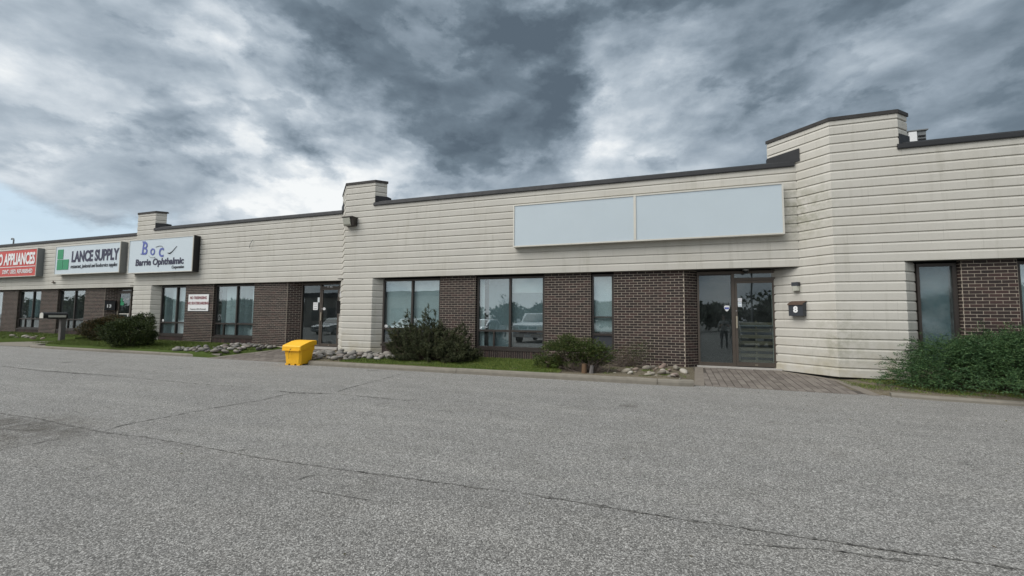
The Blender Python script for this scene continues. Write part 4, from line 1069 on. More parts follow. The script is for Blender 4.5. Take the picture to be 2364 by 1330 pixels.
def pine_shrub():
    rng = np.random.default_rng(3); rg = random.Random(3)
    cx, cy, gz = -6.2, 10.75, -.02
    r = thing('mugo_pine', 'dark spiky mugo pine shrub in front of the first big window', 'shrub', (cx, cy, gz))
    st = MB(); Ps = []; Ds = []; Ls = []
    outline = [(-1.35, .35), (-1.3, 1.02), (-1.2, .75), (-1.1, 1.0), (-.95, .82), (-.78, 1.36), (-.65, .95), (-.53, 1.14), (-.38, .92), (-.15, 1.52), (-.05, 1.15), (.04, 1.40), (.14, .98), (.26, 1.08), (.5, .84), (.93, 1.0), (1.1, .6), (1.35, .3)]
    def hmax(x):
        for (a, h), (b, k) in zip(outline, outline[1:]):
            if a <= x <= b: return h+(k-h)*(x-a)/(b-a)
        return .15
    tips = []
    for i in range(330):
        x = rg.uniform(-1.3, 1.3); y = rg.gauss(0, .38); y = max(-.72, min(.72, y))
        e = math.sqrt(max(0, 1-(y/.8)**2)); h = hmax(x)*e
        z = h*rg.uniform(.04, .98)**.75
        tips.append((x, y, z))
    for (x, h) in outline:
        for q in (.97, .86, .75): tips.append((x+rg.uniform(-.03, .03), rg.uniform(-.15, .1), h*q))
    for (x, y, z) in tips:
        b = (x*.35+rg.uniform(-.1, .1), y*.35, 0); mid = (x*.85, y*.85, z*.45)
        pts = [Vector((cx+b[0], cy+b[1], gz)), Vector((cx+mid[0], cy+mid[1], gz+mid[2])), Vector((cx+x, cy+y, gz+z))]
        st.tube(pts, [.014, .008, .004], 4, False)
        # shoots up the branch
        for k in range(12):
            t = rg.uniform(.3, 1.0) if k else 1.0
            p = pts[0].lerp(pts[1], t*2) if t < .5 else pts[1].lerp(pts[2], t*2-1)
            o = Vector((x*.8+rg.gauss(0, .5), y*.9+rg.gauss(0, .5)-.35, .45+rg.random()*.6)).normalized()
            q = p+o*rg.uniform(.06, .15)
            for j in range(34):
                u = rng.random(); base = p.lerp(q, u)
                dd = o*rg.uniform(.2, .7)+Vector((rg.gauss(0, .6), rg.gauss(0, .6), rg.gauss(0, .5)))
                Ps.append(base); Ds.append(dd); Ls.append(rg.uniform(.04, .075))
    V, F = tri_cloud(np.array(Ps), np.array(Ds), np.array(Ls), np.full(len(Ps), .0105), rng)
    big_mesh('foliage', V, F, M_PINE, r)
    st.build('branches', M_BARK, r)
pine_shrub()

def leafy_shrub(name, label, cx, cy, gz, rx, ry, h, n, m, seed, trunk=True, leaf=(.03, .012), lump=.22, group=None, low=0.0):
    """dense clipped shrub: leaf clumps over an uneven dome, with darker depth inside"""
    rng = np.random.default_rng(seed); r = thing(name, label, 'shrub', (cx, cy, gz), group)
    nb = 60; bd = rng.normal(size=(nb, 3)); bd[:, 2] = np.abs(bd[:, 2]); bd /= np.linalg.norm(bd, axis=1, keepdims=True); ba = rng.uniform(-lump, lump, nb)
    n = int(n*2.4); nc = n//26; d = rng.normal(size=(nc, 3)); d[:, 2] = np.where(d[:, 2] < -.92, -d[:, 2], d[:, 2]); d /= np.linalg.norm(d, axis=1, keepdims=True)
    rr = 1+(np.exp(-((d[:, None, :]-bd[None])**2).sum(2)*7)*ba[None]).sum(1)
    rr *= rng.uniform(.25, 1.0, nc)**.4
    C = d*rr[:, None]*np.array([rx, ry, h*.52]); C[:, 2] += h*.5; C[:, 2] = np.maximum(C[:, 2], low+.02)
    k = 26; P = np.repeat(C, k, 0); dd = np.repeat(d, k, 0)+rng.normal(size=(nc*k, 3))*.75; dd[:, 2] += .25
    P = P+rng.normal(size=P.shape)*.035
    L = rng.uniform(.6, 1.4, len(P))*leaf[0]; W = rng.uniform(.7, 1.3, len(P))*leaf[1]
    P = P+np.array([cx, cy, gz])
    V, F = kite_cloud(P, dd, L, W, rng); big_mesh('foliage', V, F, m, r, 4)
    rg = random.Random(seed); st = MB()
    for i in range(14):
        a = rg.uniform(0, 6.28); q = rg.uniform(.3, .8)
        st.tube([(cx+rg.uniform(-.08, .08), cy+rg.uniform(-.06, .06), gz-.03), (cx+math.cos(a)*rx*q*.5, cy+math.sin(a)*ry*q*.5, gz+h*.35), (cx+math.cos(a)*rx*q, cy+math.sin(a)*ry*q, gz+h*rg.uniform(.5, .85))], [.025, .016, .006], 5)
    st.build('branches', M_BARK, r)
    return r
leafy_shrub('yew_shrub', 'rounded shrub with browned top beside the post mailbox at the left', -22.25, 11.6, .02, 1.05, .75, 1.0, 15000, M_YEWB, 11, leaf=(.05, .02))
leafy_shrub('yew_shrub', 'rounded green shrub on the lawn, nearer the kerb than the browned one', -18.6, 10.35, -.03, 1.0, .72, 1.0, 17000, M_YEW, 12, leaf=(.05, .02))

def juniper_mass(name, label, blobs, m, seed, n, fl=(.16, .30), lean=(0, -.25, .25), z_floor=-.05, group=None, root_at=None, leafw=.013, leafl=.034):
    """spreading shrub of feathery sprays; each spray is a curved stem set with small scale leaves"""
    rng = np.random.default_rng(seed); root = thing(name, label, 'shrub', root_at or (blobs[0][0], blobs[0][1], z_floor), group)
    w = np.array([b[3]*b[4]*b[5] for b in blobs]); w = w**.6; w /= w.sum()
    idx = rng.choice(len(blobs), n, p=w); B = np.array(blobs)[idx]
    d = rng.normal(size=(n, 3)); d[:, 2] = np.abs(d[:, 2])*1.0-.25; d[:, 1] -= .35
    d /= np.linalg.norm(d, axis=1, keepdims=True)
    rad_ = rng.uniform(.35, 1, n)**.45
    P = B[:, :3]+d*B[:, 3:6]*rad_[:, None]
    P[:, 2] = np.maximum(P[:, 2], z_floor+.03)
    out = d*np.array([1, 1, .35])+np.array(lean)+rng.normal(size=(n, 3))*.35
    out /= np.linalg.norm(out, axis=1, keepdims=True)
    L = rng.uniform(fl[0], fl[1], n)
    K = 26; t = np.tile(np.linspace(.02, 1, K), n); i = np.repeat(np.arange(n), K)
    base = P[i]+out[i]*(L[i]*t)[:, None]; base[:, 2] += -.30*L[i]*t*t*.6+.10*L[i]*t
    side = np.cross(out, np.array([0, 0, 1.0])+rng.normal(size=(n, 3))*.25); side /= np.linalg.norm(side, axis=1, keepdims=True)
    sg = np.where(np.tile(np.arange(K), n) % 2 == 0, 1, -1)
    wid = (1-t)*1.3+.25
    base = base+side[i]*(sg*wid*rng.uniform(0, .045, len(i)))[:, None]
    dd = out[i]*.9+side[i]*(sg*.75)[:, None]+rng.normal(size=(len(i), 3))*.28
    V, F = kite_cloud(base, dd, rng.uniform(.7, 1.4, len(i))*leafl, np.full(len(i), leafw), rng)
    big_mesh('foliage', V, F, m, root, 4)
    rg = random.Random(seed); st = MB()
    for b in blobs[:40]:
        for k in range(4):
            q = Vector((b[0]+rg.uniform(-.5, .5)*b[3], b[1]+rg.uniform(-.5, .5)*b[4], b[2]+b[5]*.3))
            g = Vector((b[0]*.6+root.location.x*.4, b[1]*.6+root.location.y*.4, z_floor)); st.tube([g, g.lerp(q, .5)+Vector((0, 0, .05)), q], [.022, .015, .006], 5)
    st.build('branches', M_BARK, root)
    return root
# big juniper at the right: tiers of sprays
def jun_h(x):
    P = [(3.95, .05), (4.15, .25), (4.4, .60), (4.75, .86), (5.2, .98), (5.7, 1.12), (6.4, 1.2), (9, 1.25)]
    for (a, h), (b, k) in zip(P, P[1:]):
        if a <= x <= b: return h+(k-h)*(x-a)/(b-a)
    return .05
def jun_blobs():
    rg = random.Random(71); B = []
    for i in range(120):
        x = rg.uniform(4.0, 8.4); t = rg.random()
        y = 9.78+1.15*t-(.0 if x > 4.6 else 0)+max(0, 4.7-x)*.35
        z = jun_h(x)*math.sqrt(max(.02, 1-(1-t)**2*.92))*rg.uniform(.72, 1.0)-.06
        B.append((x+.30, y+.16, z-.06, rg.uniform(.26, .46), rg.uniform(.22, .34), rg.uniform(.05, .11)))
    for i in range(16): B.append((rg.uniform(4.9, 8.2), rg.uniform(9.50, 9.72), rg.uniform(.0, .16), rg.uniform(.25, .4), rg.uniform(.12, .2), rg.uniform(.04, .08)))
    for i in range(26): B.append((rg.uniform(4.7, 8), rg.uniform(10.2, 10.9), rg.uniform(.1, .6), .5, .4, .3))
    return B
juniper_mass('spreading_juniper', 'wide feathery green juniper filling the right edge in front of the brick', jun_blobs(),
    M_JUNI, 21, 6800, fl=(.17, .36), lean=(-.1, -.35, .12), z_floor=-.10, root_at=(6.2, 10.6, -.08), leafw=.012, leafl=.036)
# small scrubby juniper by the narrow window
juniper_mass('scrubby_juniper', 'ragged half-bare juniper with cut stump in front of the narrow window', [
    (-2.15, 10.15, .44, .42, .34, .20), (-1.75, 10.15, .40, .42, .34, .24), (-2.45, 10.1, .46, .30, .26, .12), (-1.50, 10.15, .26, .24, .26, .18), (-2.1, 10.2, .18, .42, .26, .16),
    (-2.22, 10.1, .66, .12, .12, .10), (-2.6, 10.25, .1, .3, .2, .12), (-1.7, 10.3, .12, .4, .2, .12), (-1.4, 10.1, .42, .22, .2, .08)],
    M_SCRUB, 22, 900, (.10, .22), (0, -.1, .3), -.04, root_at=(-1.85, 10.15, -.05))
juniper_mass('ground_juniper', 'low trailing green sprig on the grass under the second window', [(-2.75, 10.3, .06, .35, .26, .12), (-3.0, 11.3, .1, .35, .2, .12)], M_SCRUB, 23, 130, (.08, .16), (0, -.1, .2), -.04)
def twigs(cx, cy, gz, rx, ry, h, n, seed, parent, name='twigs', rr=.006, m=None):
    rg = random.Random(seed); mb = MB()
    for i in range(n):
        a = rg.uniform(0, 6.28); x, y = cx+rg.uniform(-.25, .25)*rx, cy+rg.uniform(-.25, .25)*ry
        p = Vector((x, y, gz)); d = Vector((math.cos(a)*rx, math.sin(a)*ry*.7, h*rg.uniform(.25, 1)))*rg.uniform(.5, 1.0)
        q = p+d*.5+Vector((rg.uniform(-.06, .06), 0, -.03)); e = p+d
        mb.tube([p, q, e], [rr*rg.uniform(.7, 1.6), rr*.7, rr*.3], 4)
        for k in range(3):
            b = q.lerp(e, rg.random()); mb.tube([b, b+Vector((rg.uniform(-.1, .1), rg.uniform(-.1, .1), rg.uniform(-.02, .12)))], [rr*.45, rr*.2], 3)
    return mb.build(name, m or M_TWIG, parent)
jr = [o for o in bpy.data.objects if o.name.startswith('scrubby_juniper')][0]
twigs(-1.75, 10.05, -.05, .72, .4, .55, 130, 5, jr)
MB().tube([(-1.78, 9.86, -.08), (-1.78, 9.87, .16)], [.065, .055], 9).build('stump', M_STUMP, jr)
MB().tube([(-1.62, 9.84, -.08), (-1.60, 9.86, .13)], [.055, .04], 8).build('stump', M_POST, jr)
mb = MB(); mb.tube([(-1.3, 9.92, -.06), (-1.22, 9.95, .08), (-1.25, 10.0, .2), (-1.38, 10.0, .27), (-1.52, 10.05, .24)], [.012, .010, .008, .006, .004], 5); mb.build('bare_root', M_TWIG, jr)
ds = thing('dead_shrub', 'brown half-dead shrub with bare twigs against the brick', 'shrub', (-.95, 11.25, -.02))
twigs(-.98, 11.25, -.02, .62, .32, .52, 120, 6, ds)
rng = np.random.default_rng(9)
P = np.column_stack([rng.normal(-.72, .20, 900), rng.normal(11.2, .14, 900), np.abs(rng.normal(.36, .14, 900))]); V, F = kite_cloud(P, rng.normal(size=(900, 3)), rng.uniform(.02, .05, 900), np.full(900, .014), rng); big_mesh('foliage', V, F, M_YEW, ds, 4)
P = np.column_stack([rng.normal(-1.1, .28, 900), rng.normal(11.2, .16, 900), np.abs(rng.normal(.26, .14, 900))]); V, F = kite_cloud(P, rng.normal(size=(900, 3)), rng.uniform(.02, .045, 900), np.full(900, .012), rng); big_mesh('dry_leaves', V, F, M_DEADL, ds, 4)

# grass -------------------------------------------------------------------
def grass(name, label, regions, dens, seed, hgt=(.025, .07), zf=None):
    rng = np.random.default_rng(seed); Ps = []
    for (x0, x1, y0, y1, test) in regions:
        n = int((x1-x0)*(y1-y0)*dens); x = rng.uniform(x0, x1, n); y = rng.uniform(y0, y1, n)
        k = np.array([test(a, b) for a, b in zip(x, y)]); x, y = x[k], y[k]
        cl = np.sin(x*3.1+np.sin(y*2.3))*np.sin(y*4.7+x*1.3); kk = rng.random(len(x)) < .72+.28*cl; x, y = x[kk], y[kk]
        z = np.array([zf(a, b) for a, b in zip(x, y)]); Ps.append(np.column_stack([x, y, z]))
    P = np.concatenate(Ps); n = len(P); D = rng.normal(size=(n, 3))*.45; D[:, 2] = 1
    V, F = tri_cloud(P, D, rng.uniform(hgt[0], hgt[1], n), rng.uniform(.006, .011, n), rng)
    o = big_mesh(name, V, F, M_GRASS); o['kind'] = 'stuff'; o['label'] = label; o['category'] = 'grass'; return o
def bed_edge(x):                       # front edge of the stones left of the pine
    return 9.75+max(0, (x+8.5))*.75 if x > -8.5 else 9.6
strip('bed_turf', -8.35, -2.55, 9.56, 11.78, M_TURF, 30, 8, .010, 12, .012)
grass('lawn_grass', 'green grass along the kerb under the big windows', [(-8.4, -2.3, 9.56, 11.75, lambda x, y: not (x < -7.0 and y > bed_edge(x)+.08) and not (x > -2.9 and (x+2.9)*1.6 > 11.8-y-.9))], 5200, 31, (.02, .06), lambda x, y: bed_z(x, y)+.006)
grass('left_lawn_grass', 'green grass of the left lawn round the rounded shrubs', [(-23.9, -13.6, 9.95, 12.3, lambda x, y: x < -15.6+(y-9.9)*.1 or (x < -14.6 and y > 11.5))], 2300, 32, (.03, .08), lambda x, y: bed_z(x, y)+.004)
grass('far_lawn_grass', 'green grass strip at the far left under the dark brick', [(-40, -25.0, 10.4, 12.85, lambda x, y: y > 10.45+max(0, x+28)*.42)], 700, 33, (.04, .10), lambda x, y: bed_z(x, y)+.004)
grass('right_bed_grass', 'patchy grass between the walkway and the big juniper', [(3.4, 8, 9.62, 11.1, lambda x, y: y > 9.75+max(0, 4.2-x)*.9 and math.sin(x*7+y*5) > -.75)], 3600, 34, (.02, .05), lambda x, y: bed_z(x, y, 9.55, -.10)+.002)
grass('weeds', 'sparse weeds and moss among the stones of the beds', [(-10.6, -7.0, 9.6, 11.5, lambda x, y: math.sin(x*9)*math.sin(y*8+x) > .25), (-1.8, .4, 9.7, 11.4, lambda x, y: math.sin(x*8+2)*math.sin(y*7+x) > .45), (-15.8, -13.6, 9.9, 12.2, lambda x, y: math.sin(x*9)*math.sin(y*8+x) > -.1)], 2600, 35, (.015, .045), lambda x, y: bed_z(x, y)+.002)

ORD = 'first second third fourth fifth sixth seventh eighth ninth tenth eleventh twelfth thirteenth fourteenth fifteenth sixteenth seventeenth eighteenth nineteenth twentieth'.split()
for t_ in 'twenty thirty'.split(): ORD += [t_+'-'+o for o in ORD[:9]]+([] if t_ == 'thirty' else ['thirtieth'])
# stones --------------------------------------------------------------------
def stone_mesh(seed, m):
    rg = random.Random(seed); import bmesh
    bm = bmesh.new(); bmesh.ops.create_icosphere(bm, subdivisions=2, radius=1)
    ax = [Vector((rg.gauss(0, 1), rg.gauss(0, 1), rg.gauss(0, 1))).normalized() for _ in range(7)]; am = [rg.uniform(-.22, .16) for _ in ax]
    for v in bm.verts:
        s_ = 1+sum(a*max(0, v.co.dot(x))**2 for a, x in zip(am, ax)); v.co *= s_
        v.co.z *= .55; v.co.x *= 1.2
    me = bpy.data.meshes.new('river_stone'); bm.to_mesh(me); bm.free(); me.polygons.foreach_set('use_smooth', [True]*len(me.polygons)); me.materials.append(m); return me
SM = [stone_mesh(k, M_STONE) for k in range(6)]; SP = [stone_mesh(k+20, M_STONEP) for k in range(5)]
def inside(p, poly):
    x, y = p; c = False; j = len(poly)-1
    for i in range(len(poly)):
        if (poly[i][1] > y) != (poly[j][1] > y) and x < (poly[j][0]-poly[i][0])*(y-poly[i][1])/(poly[j][1]-poly[i][1])+poly[i][0]: c = not c
        j = i
    return c
def stones(poly, n, rmin, rmax, ms, label, group, seed, pile=0.0, gap=.8, sink=.3, rows=None):
    rg = random.Random(seed); xs = [p[0] for p in poly]; ys = [p[1] for p in poly]; put = []; t = 0; objs = []
    while len(put) < n and t < 20000:
        t += 1; x, y = rg.uniform(min(xs), max(xs)), rg.uniform(min(ys), max(ys)); r = rmin+(rmax-rmin)*rg.random()**1.6
        if not inside((x, y), poly) or any((x-a)**2+(y-b)**2 < ((r+c)*gap)**2 for a, b, c in put): continue
        put.append((x, y, r))
        o = bpy.data.objects.new('river_stone', rg.choice(ms)); COL.objects.link(o)
        o.location = (x, y, bed_z(x, y)+r*(.62-sink)+pile*rg.random()); o.rotation_euler = (rg.uniform(-.35, .35), rg.uniform(-.35, .35), rg.uniform(0, 6.28)); o.scale = (r, r*rg.uniform(.7, 1.0), r*rg.uniform(.8, 1.25))
        tag(o, label, 'stone', group); objs.append(o)
    if rows:
        objs.sort(key=lambda o: o.location.y); m_ = -(-len(objs)//len(rows))
        for q, nm in enumerate(rows):
            for i, o in enumerate(sorted(objs[q*m_:(q+1)*m_], key=lambda o: -o.location.x)): o['label'] = nm % ORD[i] if '%s' in nm else nm
stones([(-10.35, 9.62), (-9.3, 9.6), (-8.5, 9.78), (-7.5, 10.25), (-6.95, 10.7), (-6.9, 11.3), (-8.2, 11.5), (-10.2, 11.25), (-10.9, 11.9), (-10.95, 10.9)], 165, .045, .13, SM,
       'grey rounded river stone in the bed between the yellow bin and the pine', 'stones heaped right of the yellow bin', 41, .05, .72, .15,
       ('grey river stone nearest the kerb, between the yellow bin and the pine', 'grey river stone in the middle of the heap between the yellow bin and the pine', 'grey river stone at the foot of the cream pillar, right of the yellow bin'))
stones([(-15.6, 9.95), (-14.5, 9.9), (-13.75, 10.05), (-13.35, 12.2), (-15.0, 12.1), (-15.2, 11.2), (-16.4, 10.3)], 85, .05, .125, SM,
       'grey rounded river stone along the left edge of the brown walkway', 'stones left of the brown walkway', 42, .02, .8, .28,
       ('grey river stone nearest the kerb, left of the brown walkway', 'grey river stone midway along the left edge of the brown walkway', 'grey river stone nearest the dark brick, left of the brown walkway'))
stones([(-1.25, 9.9), (.36, 9.85), (.42, 11.45), (-.2, 11.5), (-.9, 10.9)], 34, .035, .12, SP,
       'pale river stone in the bare soil left of the door eight walkway', 'pale stones by door eight', 43, 0, 1.05, .30,
       ('%s pale stone from the walkway, in the row by the kerb', '%s pale stone from the walkway, in the middle row', '%s pale stone from the walkway, in the row by the brick'))
stones([(-31, 10.9), (-25.2, 10.9), (-25.2, 11.5), (-31, 11.5)], 9, .07, .14, SP, 'pale stone in the grass strip at the far left', 'stones in the far grass strip', 44, 0, 1.5, .3, ('%s pale stone from the post mailbox in the far grass strip',))

rng = np.random.default_rng(55)
n_ = 260; X_ = rng.uniform(-12, 6, n_); Y_ = 9.3-np.abs(rng.normal(0, 1.0, n_)); k_ = rng.random(n_) < .35; X_[k_] = rng.uniform(-9, 6, k_.sum()); Y_[k_] = rng.uniform(1.6, 8.5, k_.sum())
P_ = np.column_stack([X_, Y_, [lot_z(y)+.006 for y in Y_]]); D_ = rng.normal(size=(n_, 3)); D_[:, 2] = np.abs(D_[:, 2])*.12
V, F = kite_cloud(P_, D_, rng.uniform(.01, .032, n_), rng.uniform(.006, .018, n_), rng)
o = big_mesh('leaf_litter', V, F, M_DEADL, None, 4); o['kind'] = 'stuff'; o['label'] = 'scattered dry leaf bits on the asphalt near the kerb'; o['category'] = 'leaf litter'

# ------------------------------------------------------------------ what the windows mirror, behind the camera
def tree_meshes(seed, h, cr, n=2600, leaf=.30):
    rng = np.random.default_rng(seed); rg = random.Random(seed); st = MB()
    st.tube([(0, 0, -.2), (rg.uniform(-.15, .15), 0, h*.3), (rg.uniform(-.3, .3), rg.uniform(-.3, .3), h*.8)], [h*.022, h*.016, h*.004], 8)
    cl = []
    for i in range(26):
        a = rg.uniform(0, 6.28); z = h*rg.uniform(.28, .97); q = cr*math.sin(math.pi*min(1, max(.12, (z/h-.2)/.85)))*rg.uniform(.35, 1.0)
        e = Vector((math.cos(a)*q, math.sin(a)*q, z)); st.tube([(0, 0, z*.72), e*.5+Vector((0, 0, z*.42)), e], [h*.008, h*.004, h*.001], 5); cl.append((e, cr*rg.uniform(.22, .42)))
    C = np.array([c[0] for c in cl]); R = np.array([c[1] for c in cl]); i = rng.integers(0, len(cl), n)
    d = rng.normal(size=(n, 3)); d /= np.linalg.norm(d, axis=1, keepdims=True); P = C[i]+d*(R[i]*rng.uniform(.4, 1, n)**.5)[:, None]*np.array([1, 1, .75])
    V, F = kite_cloud(P, rng.normal(size=(n, 3)), rng.uniform(.6, 1.4, n)*leaf, rng.uniform(.6, 1.2, n)*leaf*.6, rng)
    return st, V, F
tvar = []
trg = random.Random(77)
def put_tree(x, y, h, cr, kindi, label, group=None, n=2400, leaf=.8, scale=1.0):
    key = (kindi, h)
    r = thing('leafy_tree', label, 'tree', (x, y, lot_z(y)), group)
    st, V, F = tree_meshes(kindi, h, cr, n, leaf)
    o = st.build('trunk', M_BARK, r); o.matrix_parent_inverse = Matrix.Identity(4)
    c = big_mesh('crown', V, F, M_TREEL, r, 4); c.matrix_parent_inverse = Matrix.Identity(4)
    return r
protos = []; TL = []
for i in range(38):
    x = -215+i*8.0+trg.uniform(-2, 2); y = -62+trg.uniform(-5, 5)
    if i < 4:
        r = put_tree(x, y, [5.2, 6.6, 4.8, 5.6][i], [4.9, 5.2, 4.6, 4.6][i], 100+i, 'broad green tree in the row mirrored by the shop windows', 'trees mirrored in the windows'); protos.append(r)
    else:
        p = protos[i % 4]; r = p.copy(); COL.objects.link(r); r.location = (x, y, lot_z(y)); r.rotation_euler = (0, 0, trg.uniform(0, 6.28)); s_ = trg.uniform(.85, 1.15); r.scale = (s_, s_, s_)
        for ch in p.children:
            c = ch.copy(); COL.objects.link(c); c.parent = r; c.matrix_parent_inverse = Matrix.Identity(4)
for i, r in enumerate(sorted([o for o in bpy.data.objects if o.get('group') == 'trees mirrored in the windows'], key=lambda o: o.location.x)):
    r['label'] = ORD[i]+' green tree from the left in the mirrored row'
put_tree(-13.8, -13, 3.9, .8, 150, 'slender young tree mirrored in the second big window', None, 500, .13)
# low building across the lot
s = thing('far_building', 'beige flat-roofed building with dark fascia mirrored in the windows', 'building', (-48, -42, -1))
MB().box(-66, -34, -48, -40, -1.2, 4.6).build('wall', M_FARB, s); MB().box(-66.2, -33.8, -48.2, -39.8, 4.61, 5.5).build('fascia', M_FARROOF, s)
for k in range(8): MB().box(-64+k*3.8, -61.6+k*3.8, -39.99, -39.9, .2, 2.6).build('window', M_CGLASS, s)
s = thing('lot_light', 'tall parking lot lamp post with four heads mirrored in door eight', 'street lamp', (8.9, -30, -.9))
MB().tube([(8.9, -30, -1), (8.9, -30, 9)], [.1, .07], 8).build('pole', M_GREYMETAL, s)
for dx, dy in ((-.9, 0), (.9, 0), (0, -.9), (0, .9)): MB().box(8.9+dx-.3, 8.9+dx+.3, -30+dy-.25, -30+dy+.25, 8.9, 9.1).build('lamp_head', M_GREYMETAL, s)

def wheel(parent, x, y, z, r, w):
    t = MB().tube([(x-w/2, y, z), (x-w/2+.03, y, z), (x+w/2-.03, y, z), (x+w/2, y, z)], [r*.93, r, r, r*.93], 20).build('wheel', M_TYRE, parent)
    s_ = 1 if x > parent.location.x else -1
    MB().tube([(x+s_*(w/2-.01), y, z), (x+s_*(w/2+.012), y, z)], [r*.62, r*.55], 14).build('rim', M_STEEL, t)
def vehicle(name, label, cat, cx, yf, W, L, body, cabin, m, wheels, r=.36, truck=False):
    """front faces +Y at yf; body and cabin are side outlines as (distance behind the front, height)"""
    zg = lot_z(yf-L/2); R = thing(name, label, cat, (cx, yf-L/2, zg))
    def side(pts, w0, w1, nm, mm, par):
        mb = MB(); n = len(pts)
        rows = []
        for fx, k in ((-1, 1.0), (-.94, 1.0), (.94, 1.0), (1, 1.0)):
            ww = w1 if abs(fx) == 1 else w1*.97
            ins = .97 if abs(fx) == 1 else 1.0
            cyy = sum(p[0] for p in pts)/n; czz = sum(p[1] for p in pts)/n
            rows.append([(cx+fx*w0/2*(1 if True else 0), yf-(cyy+(d-cyy)*ins), zg+czz+(h-czz)*ins) for d, h in pts])
        mb.loft(rows); return mb.build(nm, mm, par)
    b = side(body, W, W, 'body', m, R)
    c = side(cabin, W*.86, W*.8, 'cabin', m, R)
    # windscreen and side glass: panels just proud of the cabin
    (d0, h0), (d1, h1) = cabin[0], cabin[1]
    o = .012; a = .10
    q = lambda t: (d0+(d1-d0)*t, h0+(h1-h0)*t)
    (da, ha), (db, hb) = q(.12), q(.9); w_ = W*.86/2*.86
    mb = MB(); nv = Vector((0, (h1-h0), (d1-d0))).normalized()*o
    mb.v = [(cx+s1*w_*k, yf-d+nv.y, zg+h+nv.z) for (d, h, k) in ((da, ha, 1.04), (db, hb, .94)) for s1 in (-1, 1)]
    mb.f = [(0, 1, 3, 2)]
    o_ = mb.build('windscreen', M_CGLASS, R); so = o_.modifiers.new('t', 'SOLIDIFY'); so.thickness = .006
    zlo, zhi = zg+h0+.05, zg+h1-.07
    dl = cabin[2][0]; dback = cabin[3][0]
    for s1 in (-1, 1):
        X = cx+s1*(W*.86/2+.006)
        MB().add([(X-s1*.004, yf-(d0+.25), zlo), (X-s1*.004, yf-(dback-.15), zlo), (X-s1*.004, yf-(dl-.1), zhi), (X-s1*.004, yf-(d1+.1), zhi),
                  (X, yf-(d0+.25), zlo), (X, yf-(dback-.15), zlo), (X, yf-(dl-.1), zhi), (X, yf-(d1+.1), zhi)],
                 [(0, 1, 2, 3), (7, 6, 5, 4), (0, 4, 5, 1), (1, 5, 6, 2), (2, 6, 7, 3), (3, 7, 4, 0)]).build('side_window', M_CGLASS, R)
        MB().box(cx+s1*(W*.5+.02) if s1 > 0 else cx-(W*.5+.24), cx+W*.5+.24 if s1 > 0 else cx-W*.5-.02, yf-d0-.28, yf-d0-.12, zg+h0+.0, zg+h0+(.26 if truck else .16)).build('wing_mirror', m, R)
        hz = body[1][1]
        MB().box(cx+s1*W*.30 if s1 > 0 else cx-W*.47, cx+W*.47 if s1 > 0 else cx-W*.30, yf+.001-.05, yf+.02, zg+hz-.30, zg+hz-.10).build('headlight', M_CHROME, R)
        for wd in wheels: wheel(R, cx+s1*(W/2-.12), yf-wd, zg+r, r, .24)
    hz = body[1][1]
    g = MB().box(cx-W*.28, cx+W*.28, yf-.03, yf+.015, zg+hz-.48 if truck else zg+hz-.32, zg+hz-.08).build('grille', M_DARKP, R)
    if truck:
        MB().box(cx-W*.28, cx+W*.28, yf+.016, yf+.03, zg+hz-.30, zg+hz-.255).box(cx-.035, cx+.035, yf+.0155, yf+.031, zg+hz-.48, zg+hz-.08).build('grille_bars', m, g)
    MB().box(cx-W*.47, cx+W*.47, yf-.1, yf+.09, zg+.38, zg+(.62 if truck else .52)).build('bumper', M_CHROME if truck else m, R)
    MB().box(cx-.2, cx+.2, yf+.091, yf+.1, zg+.43, zg+.56).build('number_plate', M_WHITE, R)
    return R
vehicle('pickup_truck', 'white pickup truck facing the shops, mirrored in the second big window', 'pickup truck', -8.0, -1.5, 2.0, 5.6,
        [(0, .5), (0, 1.12), (.12, 1.2), (1.35, 1.28), (5.6, 1.25), (5.6, .5)], [(1.3, 1.25), (2.05, 1.88), (3.5, 1.9), (3.85, 1.25)], M_WHITEP, (1.0, 4.5), .42, True)
CB = [(0, .3), (0, .72), (.2, .80), (1.2, .98), (4.2, 1.02), (4.6, .95), (4.6, .35)]; CC = [(1.1, .95), (1.85, 1.42), (3.2, 1.45), (4.0, 1.0)]
vehicle('parked_car', 'silver saloon parked left of the pickup, mirrored in the windows', 'car', -12.3, -2.2, 1.8, 4.6, CB, CC, M_SILVERP, (.85, 3.7), .32)
vehicle('parked_car', 'white saloon mirrored in the first big window', 'car', -18.2, -2.5, 1.8, 4.6, CB, CC, M_WHITEP, (.85, 3.7), .32)
vehicle('parked_car', 'grey saloon mirrored in the glass door behind the bin', 'car', -26.5, -2.5, 1.8, 4.6, CB, CC, M_SILVERP, (.85, 3.7), .32)
vehicle('parked_car', 'black saloon behind the viewer, mirrored in door eight', 'car', 4.8, -3.2, 1.8, 4.6, CB, CC, M_DARKP, (.85, 3.7), .32)

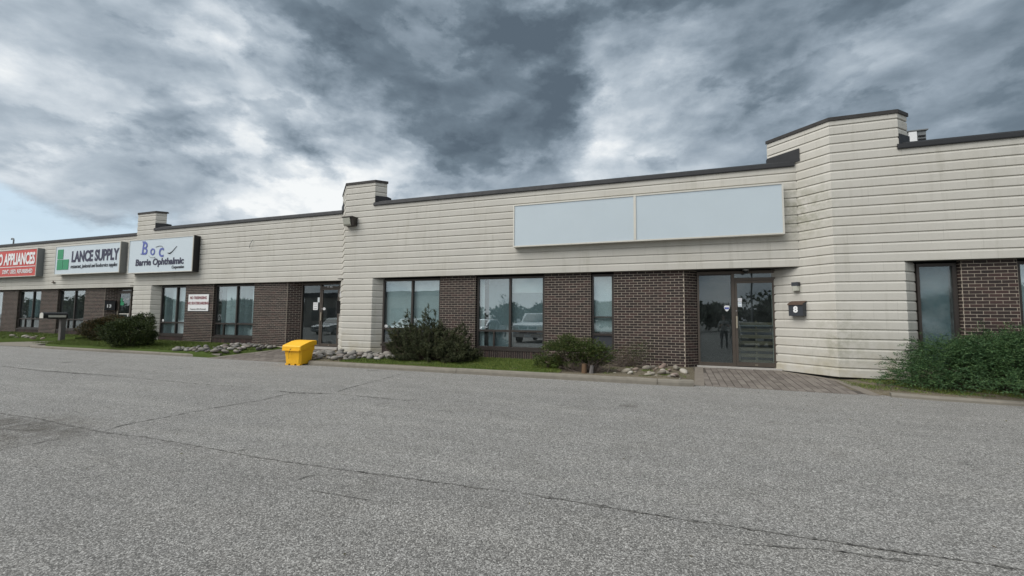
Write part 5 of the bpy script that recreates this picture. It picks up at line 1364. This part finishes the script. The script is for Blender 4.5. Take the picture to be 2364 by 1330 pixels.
# a bystander whose reflection shows in the sidelight of door eight
def person():
    gx, gy = 2.75, -.6; gz = lot_z(gy)
    R = thing('person', 'person in grey shirt and dark trousers mirrored in the sidelight of door eight', 'person', (gx, gy, gz))
    J = {'pel': (0, 0, .93), 'hl': (-.1, 0, .90), 'kl': (-.12, .03, .50), 'al': (-.13, 0, .08), 'tl': (-.14, .13, .035), 'hr': (.1, 0, .90), 'kr': (.12, .03, .50), 'ar': (.13, 0, .08), 'tr': (.14, .13, .035),
         'wa': (0, 0, 1.08), 'ch': (0, .01, 1.30), 'nk': (0, .01, 1.46), 'hb': (0, .02, 1.55), 'hd': (0, .03, 1.64), 'tp': (0, .02, 1.71), 'sl': (-.18, 0, 1.40), 'el': (-.27, .06, 1.12), 'wl': (-.16, .28, 1.22), 'fl': (-.12, .36, 1.26),
         'sr': (.18, 0, 1.40), 'er': (.27, .06, 1.12), 'wr': (.16, .28, 1.22), 'fr': (.12, .36, 1.26)}
    E = [('pel', 'hl'), ('hl', 'kl'), ('kl', 'al'), ('al', 'tl'), ('pel', 'hr'), ('hr', 'kr'), ('kr', 'ar'), ('ar', 'tr'), ('pel', 'wa'), ('wa', 'ch'), ('ch', 'nk'), ('nk', 'hb'), ('hb', 'hd'), ('hd', 'tp'), ('ch', 'sl'), ('sl', 'el'), ('el', 'wl'), ('wl', 'fl'), ('ch', 'sr'), ('sr', 'er'), ('er', 'wr'), ('wr', 'fr')]
    rads = {'pel': .135, 'hl': .095, 'kl': .06, 'al': .045, 'tl': .035, 'wa': .125, 'ch': .14, 'nk': .055, 'hb': .065, 'hd': .092, 'tp': .06, 'sl': .07, 'el': .045, 'wl': .03, 'fl': .033}
    names = list(J); me = bpy.data.meshes.new('body'); me.from_pydata([(gx+J[k][0], gy+J[k][1], gz+J[k][2]) for k in names], [(names.index(a), names.index(b)) for a, b in E], [])
    o = link('body', me, M_SHIRT, R); me.materials.append(M_TROUS); me.materials.append(M_SKIN)
    sk = o.modifiers.new('s', 'SKIN'); ld = me.skin_vertices[0].data
    for i, k in enumerate(names):
        q = rads.get(k) or rads.get(k[:-1]+'l', .05); ld[i].radius = (q, q*(.75 if k in ('ch', 'wa', 'pel') else 1)); ld[i].use_root = (k == 'pel')
    o.modifiers.new('u', 'SUBSURF').levels = 1; o.modifiers['u'].render_levels = 1
    dg = bpy.context.evaluated_depsgraph_get(); dg.update(); m2 = bpy.data.meshes.new_from_object(o.evaluated_get(dg)); o.modifiers.clear(); o.data = m2; m2.materials.clear()
    for q in (M_SHIRT, M_TROUS, M_SKIN): m2.materials.append(q)
    for p in m2.polygons:
        z = p.center.z-gz; y = p.center.y-gy; p.material_index = 1 if z < .93 else (2 if (z > 1.49 or y > .2) else 0); p.use_smooth = True
    MB().tube([(gx, gy+.0, gz+1.60), (gx, gy-.0, gz+1.70), (gx, gy+.02, gz+1.76)], [.098, .098, .04], 12).build('hair', M_HAIR, R, True)
    for sx in (-1, 1):
        for k in range(4): MB().tube([(gx+sx*.12-sx*.01*k, gy+.36, gz+1.27-.018*k), (gx+sx*.085-sx*.01, gy+.40, gz+1.275-.018*k), (gx+sx*.06, gy+.39, gz+1.275-.018*k)], [.010, .009, .007], 6).build('finger', M_SKIN, R, True)
    p = MB().box(gx-.075, gx+.075, gy+.385, gy+.395, gz+1.22, gz+1.30).build('phone', M_BLACKMETAL); tag(p, 'dark phone held up by the mirrored person', 'phone')
person()

for o in list(bpy.data.objects):
    if '_w' in o: del o['_w']
